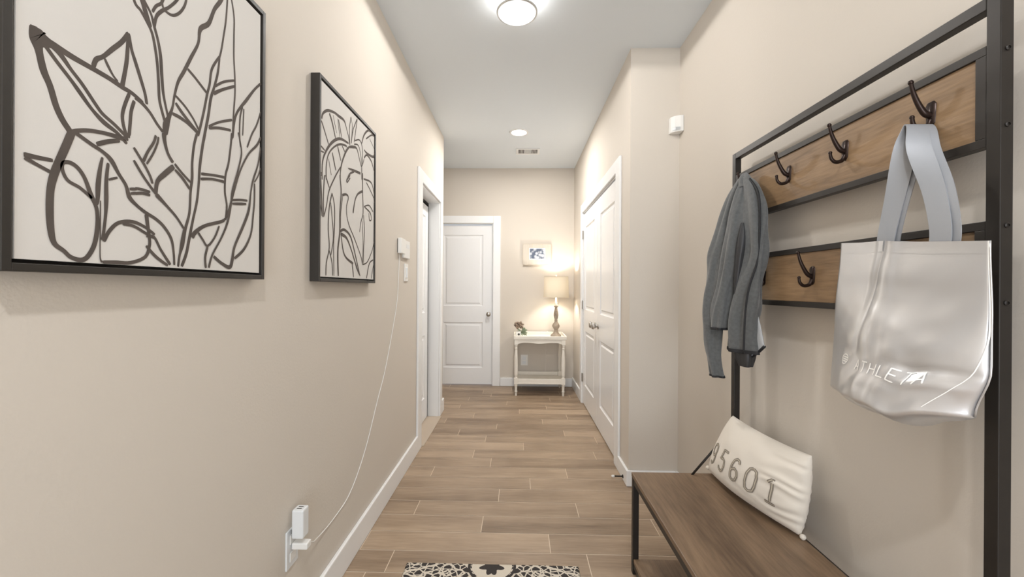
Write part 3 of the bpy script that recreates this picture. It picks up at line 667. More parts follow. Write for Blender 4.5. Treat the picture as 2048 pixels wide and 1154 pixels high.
# motion sensor set across the corner
t = thing('motion_sensor', 'white motion sensor high in the corner of the right wall', 'sensor', (0.98, 2.575, 2.24))
bm = bmesh.new()
prof = [(0.935, YJ - 0.001), (0.938, YJ - 0.030), (0.955, YJ - 0.052), (0.985, YJ - 0.068), (XR - 0.001, YJ - 0.070)]
lo = [bm.verts.new((x, y, 2.200)) for x, y in prof] + [bm.verts.new((XR - 0.001, YJ - 0.001, 2.200))]
hi = [bm.verts.new((x, y, 2.298)) for x, y in prof] + [bm.verts.new((XR - 0.001, YJ - 0.001, 2.298))]
for k in range(len(lo)):
    k2 = (k + 1) % len(lo); bm.faces.new((lo[k], lo[k2], hi[k2], hi[k]))
bm.faces.new(lo[::-1]); bm.faces.new(hi)
part('body', bm, M['plastic'], t, bevel=0.004)
bm = bmesh.new()
pr2 = [(0.945, YJ - 0.044), (0.960, YJ - 0.058), (0.982, YJ - 0.0695)]
for z0, z1 in ((2.208, 2.226),):
    a = [bm.verts.new((x - 0.002, y - 0.002, z0)) for x, y in pr2]; b = [bm.verts.new((x - 0.002, y - 0.002, z1)) for x, y in pr2]
    for k in range(2): bm.faces.new((a[k], a[k + 1], b[k + 1], b[k]))
bmesh.ops.solidify(bm, geom=bm.faces[:], thickness=0.002)
part('lens', bm, M['plastic2'], t)

# door stop on the closet side baseboard
t = thing('door_stop', 'small metal spring door stop low on the baseboard left of the bench', 'door stop', (XC - 0.017, 2.665, 0.03))
bm = bmesh.new(); lathe_axis(bm, [(0.012, 0), (0.010, 0.004), (0.005, 0.007), (0.0045, 0.058)], (XC - 0.0171, 2.665, 0.028), (-1, 0, 0), 14)
part('spring', bm, M['metal'], t, smooth=False)
bm = bmesh.new(); lathe_axis(bm, [(0.006, 0.055), (0.008, 0.058), (0.008, 0.070), (0.005, 0.074)], (XC - 0.0171, 2.665, 0.028), (-1, 0, 0), 14)
part('rubber_tip', bm, M['plastic'], t, smooth=True)

# ------------------------------------------------------------------ rug
rug_c = (-0.107, 1.31)
bm = bmesh.new()
nx, ny = 96, 130
grid = []
for i in range(nx + 1):
    row = []
    for j in range(ny + 1):
        x = -0.3825 + 0.765 * i / nx; y = -0.52 + 1.04 * j / ny
        e = min(i, nx - i, j, ny - j)
        z = (0.0095 if e > 0 else 0.002) + 0.0008 * noise.noise(Vector((x * 90, y * 90, 0)))
        row.append(bm.verts.new((rug_c[0] + x, rug_c[1] + y, z)))
    grid.append(row)
for i in range(nx):
    for j in range(ny):
        bm.faces.new((grid[i][j], grid[i + 1][j], grid[i + 1][j + 1], grid[i][j + 1]))
rug = obj('rug', bm, rug_mat(rug_c[0]), smooth=True, loc=(rug_c[0], rug_c[1], 0.0))
sm = rug.modifiers.new('solid', 'SOLIDIFY'); sm.thickness = 0.002; sm.offset = -1
tag(rug, 'cream and charcoal damask patterned rug on the tiled floor in front', 'rug')

# ------------------------------------------------------------------ hall tree: bench with coat rack
X0, X1 = 0.930, 0.955           # back posts
YN, YF = 0.818, 1.815           # near and far outer sides
XFr = 0.502                     # front of the bench
ZS = 0.432
tree = thing('hall_tree', 'tall dark metal hall tree with oak hook panels and wooden bench seat, right wall', 'hall tree', (0.73, 1.316, 0))
s = 0.025
for ya in (YN, YF - s):
    part('post', boxes((X0, X1, ya, ya + s, 0, 1.82)), M['metal'], tree, bevel=0.0015)
part('top_rail', boxes((X0, X1, YN + s, YF - s, 1.795, 1.82)), M['metal'], tree, bevel=0.0015)
for nm, z0, z1 in (('upper', 1.522, 1.724), ('lower', 1.178, 1.374)):
    ft = 0.018
    ya, yb = YN + s + 0.0005, YF - s - 0.0005
    part('panel_frame', boxes((X0 + 0.001, X1 - 0.002, ya, yb, z0, z0 + ft), (X0 + 0.001, X1 - 0.002, ya, yb, z1 - ft, z1),
                              (X0 + 0.001, X1 - 0.002, ya, ya + 0.020, z0 + ft, z1 - ft), (X0 + 0.001, X1 - 0.002, yb - 0.020, yb, z0 + ft, z1 - ft)),
         M['metal'], tree, bevel=0.001)
    part('wood_panel', boxes((X0 + 0.006, X1 - 0.006, ya + 0.0205, yb - 0.0205, z0 + ft + 0.0005, z1 - ft - 0.0005)), M['oak'], tree)
part('seat', boxes((XFr, X0 - 0.001, YN - 0.002, YF + 0.002, ZS - 0.018, ZS)), M['bench'], tree, bevel=0.002)
part('seat_frame', boxes((XFr + 0.003, XFr + 0.028, YN + s, YF - s, ZS - 0.044, ZS - 0.0185), (XFr + 0.028, X0, YN, YN + s, ZS - 0.044, ZS - 0.0185),
                         (XFr + 0.028, X0, YF - s, YF, ZS - 0.044, ZS - 0.0185), (X0, X1, YN + s, YF - s, ZS - 0.044, ZS - 0.0185)), M['metal'], tree, bevel=0.001)
for ya in (YN, YF - s):
    part('leg', boxes((XFr + 0.001, XFr + 0.026, ya, ya + s, 0.0, ZS - 0.0185)), M['metal'], tree, bevel=0.0015)
part('shelf', boxes((XFr + 0.004, X0 - 0.001, YN + s + 0.001, YF - s - 0.001, 0.050, 0.068)), M['bench'], tree, bevel=0.001)
part('shelf_frame', boxes((XFr + 0.004, XFr + 0.026, YN + s, YF - s, 0.028, 0.0495), (X0, X1 - 0.002, YN + s, YF - s, 0.028, 0.0495)), M['metal'], tree, bevel=0.001)
for ya in (YN + 0.009, YF - 0.016):
    bm = bmesh.new(); tube(bm, [(0.735, ya + 0.003, ZS - 0.03), (X0 + 0.004, ya + 0.003, 0.640)], 0.0048, 10)
    part('diagonal_brace', bm, M['metal'], tree, smooth=True)
for z in (1.705, 1.557, 1.362, 1.212):
    for (yy, dr) in ((YN, -1),):
        bm = bmesh.new(); lathe_axis(bm, [(0.0050, -0.001), (0.0050, 0.002), (0.0032, 0.0035), (0.0032, 0.0015)], (0.9425, yy, z), (0, dr, 0), 12)
        part('screw', bm, M['metal'], tree, smooth=False)


def hook_mesh(y, z):
    bm = bmesh.new(); xf = X0 + 0.0055
    # shield-shaped back plate
    out = [(-0.012, 0.022), (-0.009, -0.020), (0, -0.030), (0.009, -0.020), (0.012, 0.022), (0.006, 0.030), (-0.006, 0.030)]
    a = [bm.verts.new((xf, y + p, z + q)) for p, q in out]; b = [bm.verts.new((xf - 0.004, y + p * .85, z + q * .9)) for p, q in out]
    for k in range(len(out)):
        k2 = (k + 1) % len(out); bm.faces.new((a[k], a[k2], b[k2], b[k]))
    bm.faces.new(b)
    # long upper prong sweeping out and up, ending in a round tip
    up = smooth_path([(xf - 0.002, y, z - 0.002), (xf - 0.016, y, z + 0.004), (xf - 0.031, y, z + 0.028), (xf - 0.041, y, z + 0.052), (xf - 0.046, y, z + 0.073)], 5)
    n = len(up); tube(bm, up, [0.0075 - 0.0040 * i / n for i in range(n)], 10)
    lathe_axis(bm, [(0.002, -0.005), (0.0050, -0.003), (0.0055, 0.001), (0.0035, 0.005)], up[-1], (-0.3, 0, 1), 10)
    # short lower prong curling up
    dn = smooth_path([(xf - 0.002, y, z - 0.012), (xf - 0.010, y, z - 0.028), (xf - 0.028, y, z - 0.032), (xf - 0.040, y, z - 0.022), (xf - 0.043, y, z - 0.006)], 5)
    n = len(dn); tube(bm, dn, [0.0062 - 0.0022 * i / n for i in range(n)], 10)
    lathe_axis(bm, [(0.002, -0.004), (0.0048, -0.002), (0.0050, 0.001), (0.003, 0.004)], dn[-1], (-0.1, 0, 1), 10)
    return bm


for yy in (1.692, 1.447, 1.202, 0.957):
    part('hook', hook_mesh(yy, 1.634), M['hook'], tree, smooth=True)
for yy in (1.588, 1.330, 1.072):
    part('hook', hook_mesh(yy, 1.280), M['hook'], tree, smooth=True)


# ------------------------------------------------------------------ silver tote bag
def lerp_tab(tab, t):
    for (a, va), (b, vb) in zip(tab, tab[1:]):
        if t <= b:
            k = (t - a) / (b - a) if b > a else 0
            k = max(0, min(1, k)); k = k * k * (3 - 2 * k) if True else k
            if isinstance(va, tuple): return tuple(p + (q - p) * k for p, q in zip(va, vb))
            return va + (vb - va) * k
    return tab[-1][1]


def tote_front(sx, t):
    """sx 0 far side seam .. 1 near side seam, t 0 top .. 1 bottom"""
    yf = lerp_tab([(0, 1.134), (0.5, 1.150), (1, 1.158)], t)
    yn = lerp_tab([(0, 0.782), (0.45, 0.776), (0.72, 0.775), (1.0, 0.800)], t)
    y = yf + (yn - yf) * sx
    z0 = 1.362 - 0.034 * sx + 0.004 * exp(-((sx - 0.42) / 0.12) ** 2)
    z1 = 0.990 - 0.016 * exp(-(sx / 0.12) ** 2) - 0.012 * sin(pi * sx) + 0.006 * sx - 0.012 * exp(-((sx - 0.74) / 0.07) ** 2)
    z = z0 + (z1 - z0) * t
    # the body opens out towards its base
    dep = lerp_tab([(0, 0.020), (0.25, 0.034), (0.7, 0.085), (1, 0.120)], t)
    sp = 0.50 + 0.12 * t
    env = (min(1, max(0, sx / sp if sx < sp else (1 - sx) / (1 - sp)))) ** (0.80 if sx < sp else 0.70)
    env = env * (1 - 0.10 * exp(-((sx - sp) / 0.06) ** 2))
    xs = 0.872 - 0.006 * t
    x = xs - dep * env * 0.92
    # vertical crease left by the folded handle, fading out downwards
    f = exp(-((sx - (0.40 - 0.02 * t)) / 0.022) ** 2)
    x += 0.012 * f * (1 - min(1, t / 0.75)) ** 0.8
    x -= 0.010 * exp(-((sx - 0.50) / 0.05) ** 2) * (1 - min(1, t / 0.9))
    # long soft folds
    x += 0.004 * sin(9 * sx + 3 * t) * min(1, t * 2) * env
    x += 0.010 * exp(-(((t - 0.74) - 0.10 * (sx - 0.8)) / 0.022) ** 2) * max(0, min(1, (sx - 0.60) * 6)) * env
    x -= 0.008 * exp(-(((t - 0.82) - 0.16 * (sx - 0.8)) / 0.030) ** 2) * max(0, min(1, (sx - 0.55) * 5)) * env
    # a crumpled lower near corner
    x += 0.007 * noise.noise(Vector((sx * 9, t * 9, 3.1))) * t * env
    x += 0.004 * noise.noise(Vector((sx * 22, t * 20, 9.1))) * max(0, t - 0.45) * 2 * max(0, sx - 0.35) * env
    return Vector((x, y, z))


def tote_back(sx, t):
    p = tote_front(sx, t); env = (max(0.0, sin(pi * sx)) ** 0.6)
    b = lerp_tab([(0, 0.006), (0.3, 0.012), (0.5, 0.014), (1, 0.022)], t)
    xs = 0.872 - 0.006 * t
    x = xs + b * env
    x = min(x, 0.884 if p.z > 1.16 else 0.90)
    return Vector((x, p.y, p.z - 0.024 * max(0, (t - 0.5) * 2) * env))


t = thing('tote_bag', 'shiny silver tote bag with grey straps hanging from the nearest upper hook', 'tote bag', (0.86, 0.95, 0.96))
bm = bmesh.new()
NS, NT = 72, 60
F = [[bm.verts.new(tote_front(i / NS, j / NT)) for i in range(NS + 1)] for j in range(NT + 1)]
B = []
for j in range(NT + 1):
    B.append([F[j][0]] + [bm.verts.new(tote_back(i / NS, j / NT)) for i in range(1, NS)] + [F[j][NS]])
for j in range(NT):
    for i in range(NS):
        bm.faces.new((F[j][i], F[j + 1][i], F[j + 1][i + 1], F[j][i + 1]))
        bm.faces.new((B[j][i], B[j][i + 1], B[j + 1][i + 1], B[j + 1][i]))
# sagging base between the front and back bottom edges
NB = 10
last = F[NT]
for q in range(1, NB + 1):
    k = q / NB
    if q == NB: row = B[NT]
    else:
        row = [F[NT][0]]
        for i in range(1, NS):
            a, b = F[NT][i].co, B[NT][i].co
            p = a.lerp(b, k); p.z -= 0.018 * sin(pi * k) ** 0.7 * sin(pi * i / NS) ** 0.7
            row.append(bm.verts.new(p))
        row.append(F[NT][NS])
    for i in range(NS):
        vs = []
        for v in (last[i], row[i], row[i + 1], last[i + 1]):
            if v not in vs: vs.append(v)
        if len(vs) >= 3:
            try: bm.faces.new(vs)
            except ValueError: pass
    last = row
bmesh.ops.recalc_face_normals(bm, faces=bm.faces)
# hem stitched along the mouth and seam piping
tube(bm, [tuple(tote_front(1.0, k / 20) + Vector((-0.001, -0.001, 0))) for k in range(21)], 0.0016, 6)


def tote_out(a, tt, off=0.0012):
    p = tote_front(a, tt); e = 0.004
    du = tote_front(min(1, a + e), tt) - tote_front(max(0, a - e), tt); dv = tote_front(a, min(1, tt + e)) - tote_front(a, max(0, tt - e))
    nn = du.cross(dv)
    if nn.x > 0: nn = -nn
    return p + nn.normalized() * off


ribbon2d(bm, [(1.0 - 0.15 * max(0, (k / 30 - 0.5) * 2) ** 2 - 0.004, k / 30, 0.004) for k in range(0, 30)], lambda u, v: tote_out(u, v, 0.0015), 1)
for tl in (0.070, 0.073):
    ribbon2d(bm, [(k / 40, tl, 0.0022) for k in range(1, 40)], lambda u, v: tote_out(u, v, 0.0006), 0)
# the printed word and its round mark
GL = {'A': [[(0, 0), (.5, 1), (1, 0)], [(.2, .36), (.8, .36)]], 'T': [[(.5, 0), (.5, 1)], [(0, 1), (1, 1)]],
      'H': [[(0, 0), (0, 1)], [(1, 0), (1, 1)], [(0, .5), (1, .5)]], 'L': [[(0, 1), (0, 0), (1, 0)]],
      'E': [[(1, 1), (0, 1), (0, 0), (1, 0)], [(0, .52), (.85, .52)]]}


def densify(pl, k=7):
    out = []
    for a, b in zip(pl, pl[1:]):
        for i in range(k): out.append(tuple(p + (q - p) * i / k for p, q in zip(a, b)))
    out.append(pl[-1]); return out


WU, HV = 0.040, 0.068
base_t = 0.822
for i, ch in enumerate('ATHLETA'):
    u0 = 0.425 + i * 0.061
    for pl in GL[ch]:
        pts = [(u0 + a * WU, base_t - b * HV, 0.0068) for a, b in densify(pl)]
        ribbon2d(bm, pts, tote_out, 1)
cu, cv, rr = 0.285, base_t - 0.040, 0.036
ribbon2d(bm, [(cu + rr * cos(a), cv + rr * sin(a) * 0.9, 0.006) for a in [2 * pi * k / 40 for k in range(41)]], tote_out, 1)
for dv in (-0.014, 0, 0.014):
    ribbon2d(bm, densify([(cu - 0.032, cv + dv, 0.006), (cu + 0.032, cv + dv, 0.006)]), tote_out, 1)
part('bag_body', bm, [M['silver'], M['print']], t, smooth=True)


def strap(path, wvec, wd, th=0.0022):
    """band along path with its width direction given per point"""
    bm = bmesh.new(); P = smooth_path([tuple(p) + tuple(wv) for p, wv in zip(path, wvec)], 8); rows = []
    for i, q in enumerate(P):
        c = Vector(q[:3]); wv = Vector(q[3:]).normalized()
        tv = (Vector(P[min(i + 1, len(P) - 1)][:3]) - Vector(P[max(i - 1, 0)][:3])).normalized()
        nv = tv.cross(wv).normalized()
        rows.append([bm.verts.new(c + wv * a * wd / 2 + nv * b * th / 2) for a, b in ((-1, -1), (-0.86, -1.1), (0.86, -1.1), (1, -1), (1, 1), (-1, 1))])
    for a, b in zip(rows, rows[1:]):
        for k in range(6): bm.faces.new((a[k], a[(k + 1) % 6], b[(k + 1) % 6], b[k]))
    bm.faces.new(rows[0][::-1]); bm.faces.new(rows[-1])
    bmesh.ops.recalc_face_normals(bm, faces=bm.faces)
    return bm


hx, hy, hz = 0.906, 0.954, 1.606      # where the handles hang over the lower prong
for dx, name, yl, yr in ((0.0, 'front', 0.993, 0.868), (0.020, 'back', 0.986, 0.856)):
    xb = 0.869 + dx * 0.30
    hx2 = hx - 0.012 + dx * 0.9
    path = [(xb - 0.004, yl, 1.325), (xb, yl - 0.001, 1.37), (xb + 0.010, yl - 0.012, 1.46), (hx2 - 0.008, hy + 0.014, 1.555), (hx2, hy + 0.007, 1.598),
            (hx2, hy, 1.610), (hx2, hy - 0.008, 1.598), (hx2 - 0.008, hy - 0.022, 1.545), (xb + 0.010, yr + 0.026, 1.45), (xb, yr + 0.001, 1.365), (xb - 0.004, yr, 1.318)]
    wv = [(-0.1, 1, 0), (-0.15, 1, 0), (-0.35, 0.9, 0), (-0.75, 0.65, 0), (-1, 0.15, 0), (-1, 0, 0), (-1, 0.15, 0), (-0.8, 0.7, 0), (-0.3, 1, 0), (-0.1, 1, 0), (-0.1, 1, 0)]
    so = part('strap', strap(path, wv, 0.041), M['strap'], t, smooth=True)
    es = so.modifiers.new('crisp_edges', 'EDGE_SPLIT'); es.split_angle = radians(35)

# ------------------------------------------------------------------ grey fleece jacket
jk = thing('fleece_jacket', 'grey fleece jacket with black binding hanging on the farthest upper hook', 'jacket', (0.85, 1.68, 0.9))


def loft(secs, n=28, k=6, seed=0, rip=0.12, cap=True, freq=3):
    """secs: (x, y, z, half_x, half_y, angle) rings, rippled into cloth folds"""
    bm = bmesh.new(); P = smooth_path([tuple(s_) for s_ in secs], k); rings = []
    for i, (x, y, z, a, b, th) in enumerate(P):
        ring = []
        for q in range(n):
            f = 2 * pi * q / n
            fold = 1 + rip * sin(freq * f + seed + z * 7) + rip * 0.6 * sin((freq + 2) * f + seed * 2.3 - z * 11)
            fold += 0.26 * noise.noise(Vector((cos(f) * 1.5, sin(f) * 1.5, z * 9 + seed)))
            px_, py_ = a * cos(f) * fold, b * sin(f) * fold
            ring.append(bm.verts.new((x + px_ * cos(th) - py_ * sin(th), y + px_ * sin(th) + py_ * cos(th), z)))
        rings.append(ring)
    for r0, r1 in zip(rings, rings[1:]):
        for q in range(n): bm.faces.new((r0[q], r0[(q + 1) % n], r1[(q + 1) % n], r1[q]))
    if cap:
        bm.faces.new(rings[0]); bm.faces.new(rings[-1][::-1])
    bmesh.ops.recalc_face_normals(bm, faces=bm.faces)
    return bm


# body hanging from the collar, drawn towards the viewer
BS = [(0.897, 1.640, 1.690, 0.008, 0.020, 0), (0.892, 1.600, 1.640, 0.018, 0.040, 0.1), (0.886, 1.562, 1.56, 0.026, 0.050, 0.15), (0.882, 1.542, 1.47, 0.026, 0.044, 0.2), (0.879, 1.538, 1.38, 0.027, 0.040, 0.2),
      (0.873, 1.556, 1.27, 0.034, 0.047, 0.25), (0.866, 1.584, 1.15, 0.042, 0.060, 0.25), (0.864, 1.590, 1.014, 0.040, 0.060, 0.25)]
part('body', loft(BS, n=56, seed=1.0, rip=0.15, freq=4), M['fleece'], jk, smooth=True)
part('hem_binding', loft([(0.864, 1.590, 1.020, 0.0415, 0.0615, 0.25), (0.864, 1.590, 1.013, 0.042, 0.062, 0.25), (0.864, 1.590, 1.007, 0.0415, 0.0615, 0.25)], n=56, seed=1.0, rip=0.15, freq=4), M['blacktrim'], jk, smooth=True)
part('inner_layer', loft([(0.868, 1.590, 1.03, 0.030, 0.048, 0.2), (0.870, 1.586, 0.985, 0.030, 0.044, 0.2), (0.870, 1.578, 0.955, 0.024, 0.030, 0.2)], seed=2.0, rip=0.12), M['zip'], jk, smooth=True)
part('shadow_insert', loft([(0.890, 1.640, 1.50, 0.010, 0.020, 0.2), (0.872, 1.640, 1.42, 0.018, 0.030, 0.2), (0.862, 1.640, 1.30, 0.020, 0.034, 0.2), (0.858, 1.640, 1.12, 0.020, 0.034, 0.2)], seed=5.0, rip=0.08), M['zip'], jk, smooth=True)  # dark insert standing for the shadow between sleeves and body
bm = bmesh.new()
tube(bm, smooth_path([(0.893, 1.600, 1.675), (0.884, 1.530, 1.61), (0.878, 1.505, 1.53), (0.873, 1.500, 1.43), (0.868, 1.502, 1.35), (0.846, 1.517, 1.25), (0.838, 1.526, 1.15), (0.836, 1.530, 1.01)], 6), 0.0036, 8)
part('zip', bm, M['blacktrim'], jk, smooth=True)
# flap of pale lining at the near hem, bound in black
bm = bmesh.new()
q = [(0.890, 1.530, 1.150), (0.893, 1.494, 1.040), (0.880, 1.570, 0.985), (0.875, 1.575, 1.060)]
bm.faces.new([bm.verts.new(p) for p in q]); bmesh.ops.subdivide_edges(bm, edges=bm.edges[:], cuts=6, use_grid_fill=True)
for v in bm.verts: v.co.x += 0.004 * noise.noise(v.co * 30)
bmesh.ops.solidify(bm, geom=bm.faces[:], thickness=0.003)
fl = part('lining_flap', bm, M['lining'], jk, smooth=True)
bm = bmesh.new(); tube(bm, smooth_path([(0.891, 1.494, 1.042), (0.886, 1.530, 1.012), (0.879, 1.571, 0.985)], 5), 0.005, 8)
sub('binding', bm, M['blacktrim'], fl, smooth=True)
part('armhole_shadow', loft([(0.850, 1.570, 1.50, 0.003, 0.005, 0.2), (0.843, 1.566, 1.43, 0.012, 0.017, 0.2), (0.836, 1.572, 1.34, 0.011, 0.015, 0.2), (0.832, 1.588, 1.20, 0.003, 0.004, 0.2)], n=20, seed=6.0, rip=0.05), M['zip'], jk, smooth=True)  # black sliver set in front as the shadow void beside the sleeve
# long far sleeve
part('sleeve', loft([(0.896, 1.672, 1.695, 0.008, 0.014, 0), (0.872, 1.688, 1.62, 0.018, 0.026, 0.2), (0.846, 1.694, 1.50, 0.028, 0.036, 0.3), (0.828, 1.702, 1.38, 0.032, 0.040, 0.3), (0.816, 1.708, 1.25, 0.036, 0.042, 0.3),
                     (0.808, 1.712, 1.12, 0.036, 0.040, 0.3), (0.810, 1.712, 1.00, 0.030, 0.034, 0.3), (0.816, 1.702, 0.925, 0.027, 0.029, 0.3), (0.820, 1.696, 0.894, 0.025, 0.027, 0.3)], n=44, seed=7.0, rip=0.11, freq=4), M['fleece'], jk, smooth=True)
part('cuff_binding', loft([(0.820, 1.696, 0.897, 0.0265, 0.0285, 0.3), (0.820, 1.696, 0.889, 0.027, 0.029, 0.3)], n=44, seed=7.0, rip=0.11, k=2, freq=4), M['blacktrim'], jk, smooth=True)
# shorter-hanging near sleeve, folded in front
part('sleeve', loft([(0.898, 1.650, 1.690, 0.006, 0.012, 0), (0.872, 1.634, 1.62, 0.016, 0.024, 0.2), (0.850, 1.618, 1.52, 0.024, 0.034, 0.2), (0.836, 1.620, 1.42, 0.025, 0.034, 0.2), (0.824, 1.632, 1.30, 0.025, 0.032, 0.2),
                     (0.812, 1.648, 1.18, 0.028, 0.032, 0.2), (0.806, 1.655, 1.092, 0.029, 0.032, 0.2)], n=44, seed=9.0, rip=0.12, freq=4), M['fleece'], jk, smooth=True)
part('cuff_binding', loft([(0.806, 1.655, 1.095, 0.0300, 0.0330, 0.2), (0.806, 1.655, 1.086, 0.0305, 0.0335, 0.2)], n=44, seed=9.0, rip=0.12, k=2, freq=4), M['blacktrim'], jk, smooth=True)
# collar gathered over the hook
part('collar', loft([(0.905, 1.662, 1.712, 0.006, 0.018, 0), (0.899, 1.650, 1.690, 0.016, 0.034, 0), (0.894, 1.628, 1.650, 0.020, 0.044, 0)], n=40, seed=3.0, rip=0.14, freq=4), M['fleece'], jk, smooth=True)

jk.location = Vector(jk.location) + Vector((0, 0.013, -0.012))

# ------------------------------------------------------------------ cushion
BL, BR = Vector((0.850, 1.845, ZS + 0.004)), Vector((0.920, 1.354, ZS + 0.004))
TL, TR = Vector((0.915, 1.770, 0.700)), Vector((0.940, 1.335, 0.706))


def pil(u, v, side=-1, off=0.0):
    """u 0 far end .. 1 near end, v 0 bottom .. 1 top"""
    pu = u + 0.030 * sin(2 * pi * u) * 0; cu_, cv_ = 2 * u - 1, 2 * v - 1
    # sides bow inwards between the corners
    uu = 0.5 + 0.5 * cu_ * (1 + (0.045 if cu_ > 0 else -0.01) * (1 - cv_ * cv_)); vv = 0.5 + 0.5 * cv_ * (1 - 0.075 * (1 - cu_ * cu_))
    p = BL.lerp(BR, uu).lerp(TL.lerp(TR, uu), vv)
    nrm = (BR - BL).cross(TL - BL).normalized()
    if nrm.x > 0: nrm = -nrm
    th = (max(0, 1 - cu_ ** 2) ** 0.42) * (max(0, 1 - cv_ ** 2) ** 0.48)
    h = 0.076 * th if side < 0 else -0.040 * th
    edge = max(0, u - 0.62) / 0.38
    wr = 0.0045 * sin(v * 44 + 6 * noise.noise(Vector((u * 3, v * 4, 0)))) * edge ** 1.2 * (1 - abs(cv_) ** 4) * (1 if side < 0 else 0.3)
    wr += 0.004 * noise.noise(Vector((u * 7, v * 5, 1.7))) * th
    wr -= 0.006 * exp(-((v - 0.16 - 0.05 * sin(u * 5)) / 0.035) ** 2) * max(0, u - 0.35) * th
    p = p + nrm * (h + wr * (-side) + off)
    p.x -= 0.034 * sin(pi * u) * (1 - v) ** 2
    p.x = min(p.x, 0.985)
    p.z = max(p.z, ZS + 0.001)
    return p


t = thing('throw_pillow', 'cream cotton pillow printed with numbers leaning on the wooden bench seat', 'pillow', (0.87, 1.6, ZS))
bm = bmesh.new()
NU, NV = 90, 60
A = [[bm.verts.new(pil(i / NU, j / NV)) for j in range(NV + 1)] for i in range(NU + 1)]
Bk = [[(A[i][j] if i in (0, NU) or j in (0, NV) else bm.verts.new(pil(i / NU, j / NV, 1))) for j in range(NV + 1)] for i in range(NU + 1)]
for i in range(NU):
    for j in range(NV):
        bm.faces.new((A[i][j], A[i + 1][j], A[i + 1][j + 1], A[i][j + 1]))
        try: bm.faces.new((Bk[i][j], Bk[i][j + 1], Bk[i + 1][j + 1], Bk[i + 1][j]))
        except ValueError: pass
bmesh.ops.recalc_face_normals(bm, faces=bm.faces)
DG = {'9': [[(.98, .60), (.80, .47), (.5, .42), (.15, .52), (.02, .72), (.15, .92), (.5, 1), (.85, .92), (.98, .72), (.98, .35), (.85, .10), (.5, 0), (.12, .08)]],
      '5': [[(.92, 1), (.12, 1), (.06, .56), (.45, .62), (.82, .54), (.96, .32), (.84, .09), (.48, 0), (.08, .08), (.0, .2)]],
      '6': [[(.94, .84), (.80, .97), (.5, 1), (.15, .90), (.02, .62), (.02, .30), (.15, .08), (.5, 0), (.85, .08), (.98, .28), (.85, .48), (.5, .56), (.15, .48), (.04, .38)]],
      '0': [[(.5, 1), (.14, .92), (.0, .70), (.0, .30), (.14, .08), (.5, 0), (.86, .08), (1, .30), (1, .70), (.86, .92), (.5, 1)]],
      '1': [[(.15, .80), (.55, 1), (.55, 0)], [(.12, .02), (.98, .02)]]}
for ch, uc in (('9', 0.150), ('5', 0.330), ('6', 0.505), ('0', 0.670), ('1', 0.830)):
    for pl in DG[ch]:
        pts = densify(pl, 5)
        for wd_u, mi, off in ((0.040, 1, 0.0016), (0.010, 2, 0.0021)):
            q = [(uc - 0.042 + a * 0.084, 0.225 + b * 0.33, wd_u) for a, b in pts]
            # keep stroke width even although u and v have different lengths
            AS = 1.62

            def Sx(u, v): return pil(u / AS, v, -1, off)
            ribbon2d(bm, [(a * AS, b, c_) for a, b, c_ in q], Sx, mi)
part('cover', bm, [M['cushion'], M['digit'], M['digit2']], t, smooth=True)
for c_ in (BR, BL):
    bm = bmesh.new()
    lathe_axis(bm, [(0.003, -0.006), (0.008, 0.0), (0.009, 0.008), (0.004, 0.014)], c_ + Vector((0.0, -0.004 if c_ is BR else 0.004, 0.004)), (0, -1 if c_ is BR else 1, 0.1), 12)
    part('corner_knot', bm, M['cushion'], t, smooth=True)

# ------------------------------------------------------------------ console table at the end of the hall
tb = thing('console_table', 'small cream painted console table with turned legs against the far wall', 'table', (0.255, 4.93, 0))
tx0, tx1, ty0, ty1 = -0.045, 0.560, 4.70, 5.16
zt = 0.660
part('tabletop', boxes((tx0, tx1, ty0, ty1, zt - 0.012, zt)), M['cream'], tb, bevel=0.002)
part('tray_rim', boxes((tx0, tx0 + 0.014, ty0, ty1, zt, zt + 0.028), (tx1 - 0.014, tx1, ty0, ty1, zt, zt + 0.028),
                       (tx0 + 0.014, tx1 - 0.014, ty0, ty0 + 0.014, zt, zt + 0.026), (tx0 + 0.014, tx1 - 0.014, ty1 - 0.014, ty1, zt, zt + 0.034)), M['cream'], tb, bevel=0.003)


def apron(ax0, ax1, yy, along_x=True, zt_=zt - 0.012):
    bm = bmesh.new(); n = 40; top = []; bot = []; top2 = []; bot2 = []
    for i in range(n + 1):
        k = i / n; p = ax0 + (ax1 - ax0) * k
        zb = zt_ - 0.038 - 0.012 * (0.5 + 0.5 * cos(2 * pi * (k - 0.5) * 2)) * (1 if 0.25 < k < 0.75 else 0.0) - 0.016 * max(0, (abs(k - 0.5) - 0.40) / 0.10)
        for lst, d, z in ((top, 0, zt_), (bot, 0, zb), (top2, 0.016, zt_), (bot2, 0.016, zb)):
            lst.append(bm.verts.new((p, yy + d, z) if along_x else (yy + d, p, z)))
    for i in range(n):
        bm.faces.new((bot[i], bot[i + 1], top[i + 1], top[i])); bm.faces.new((top2[i], top2[i + 1], bot2[i + 1], bot2[i]))
        bm.faces.new((bot2[i], bot2[i + 1], bot[i + 1], bot[i])); bm.faces.new((top[i], top[i + 1], top2[i + 1], top2[i]))
    bm.faces.new((bot[0], top[0], top2[0], bot2[0])); bm.faces.new((bot[-1], bot2[-1], top2[-1], top[-1]))
    bmesh.ops.recalc_face_normals(bm, faces=bm.faces)
    return bm


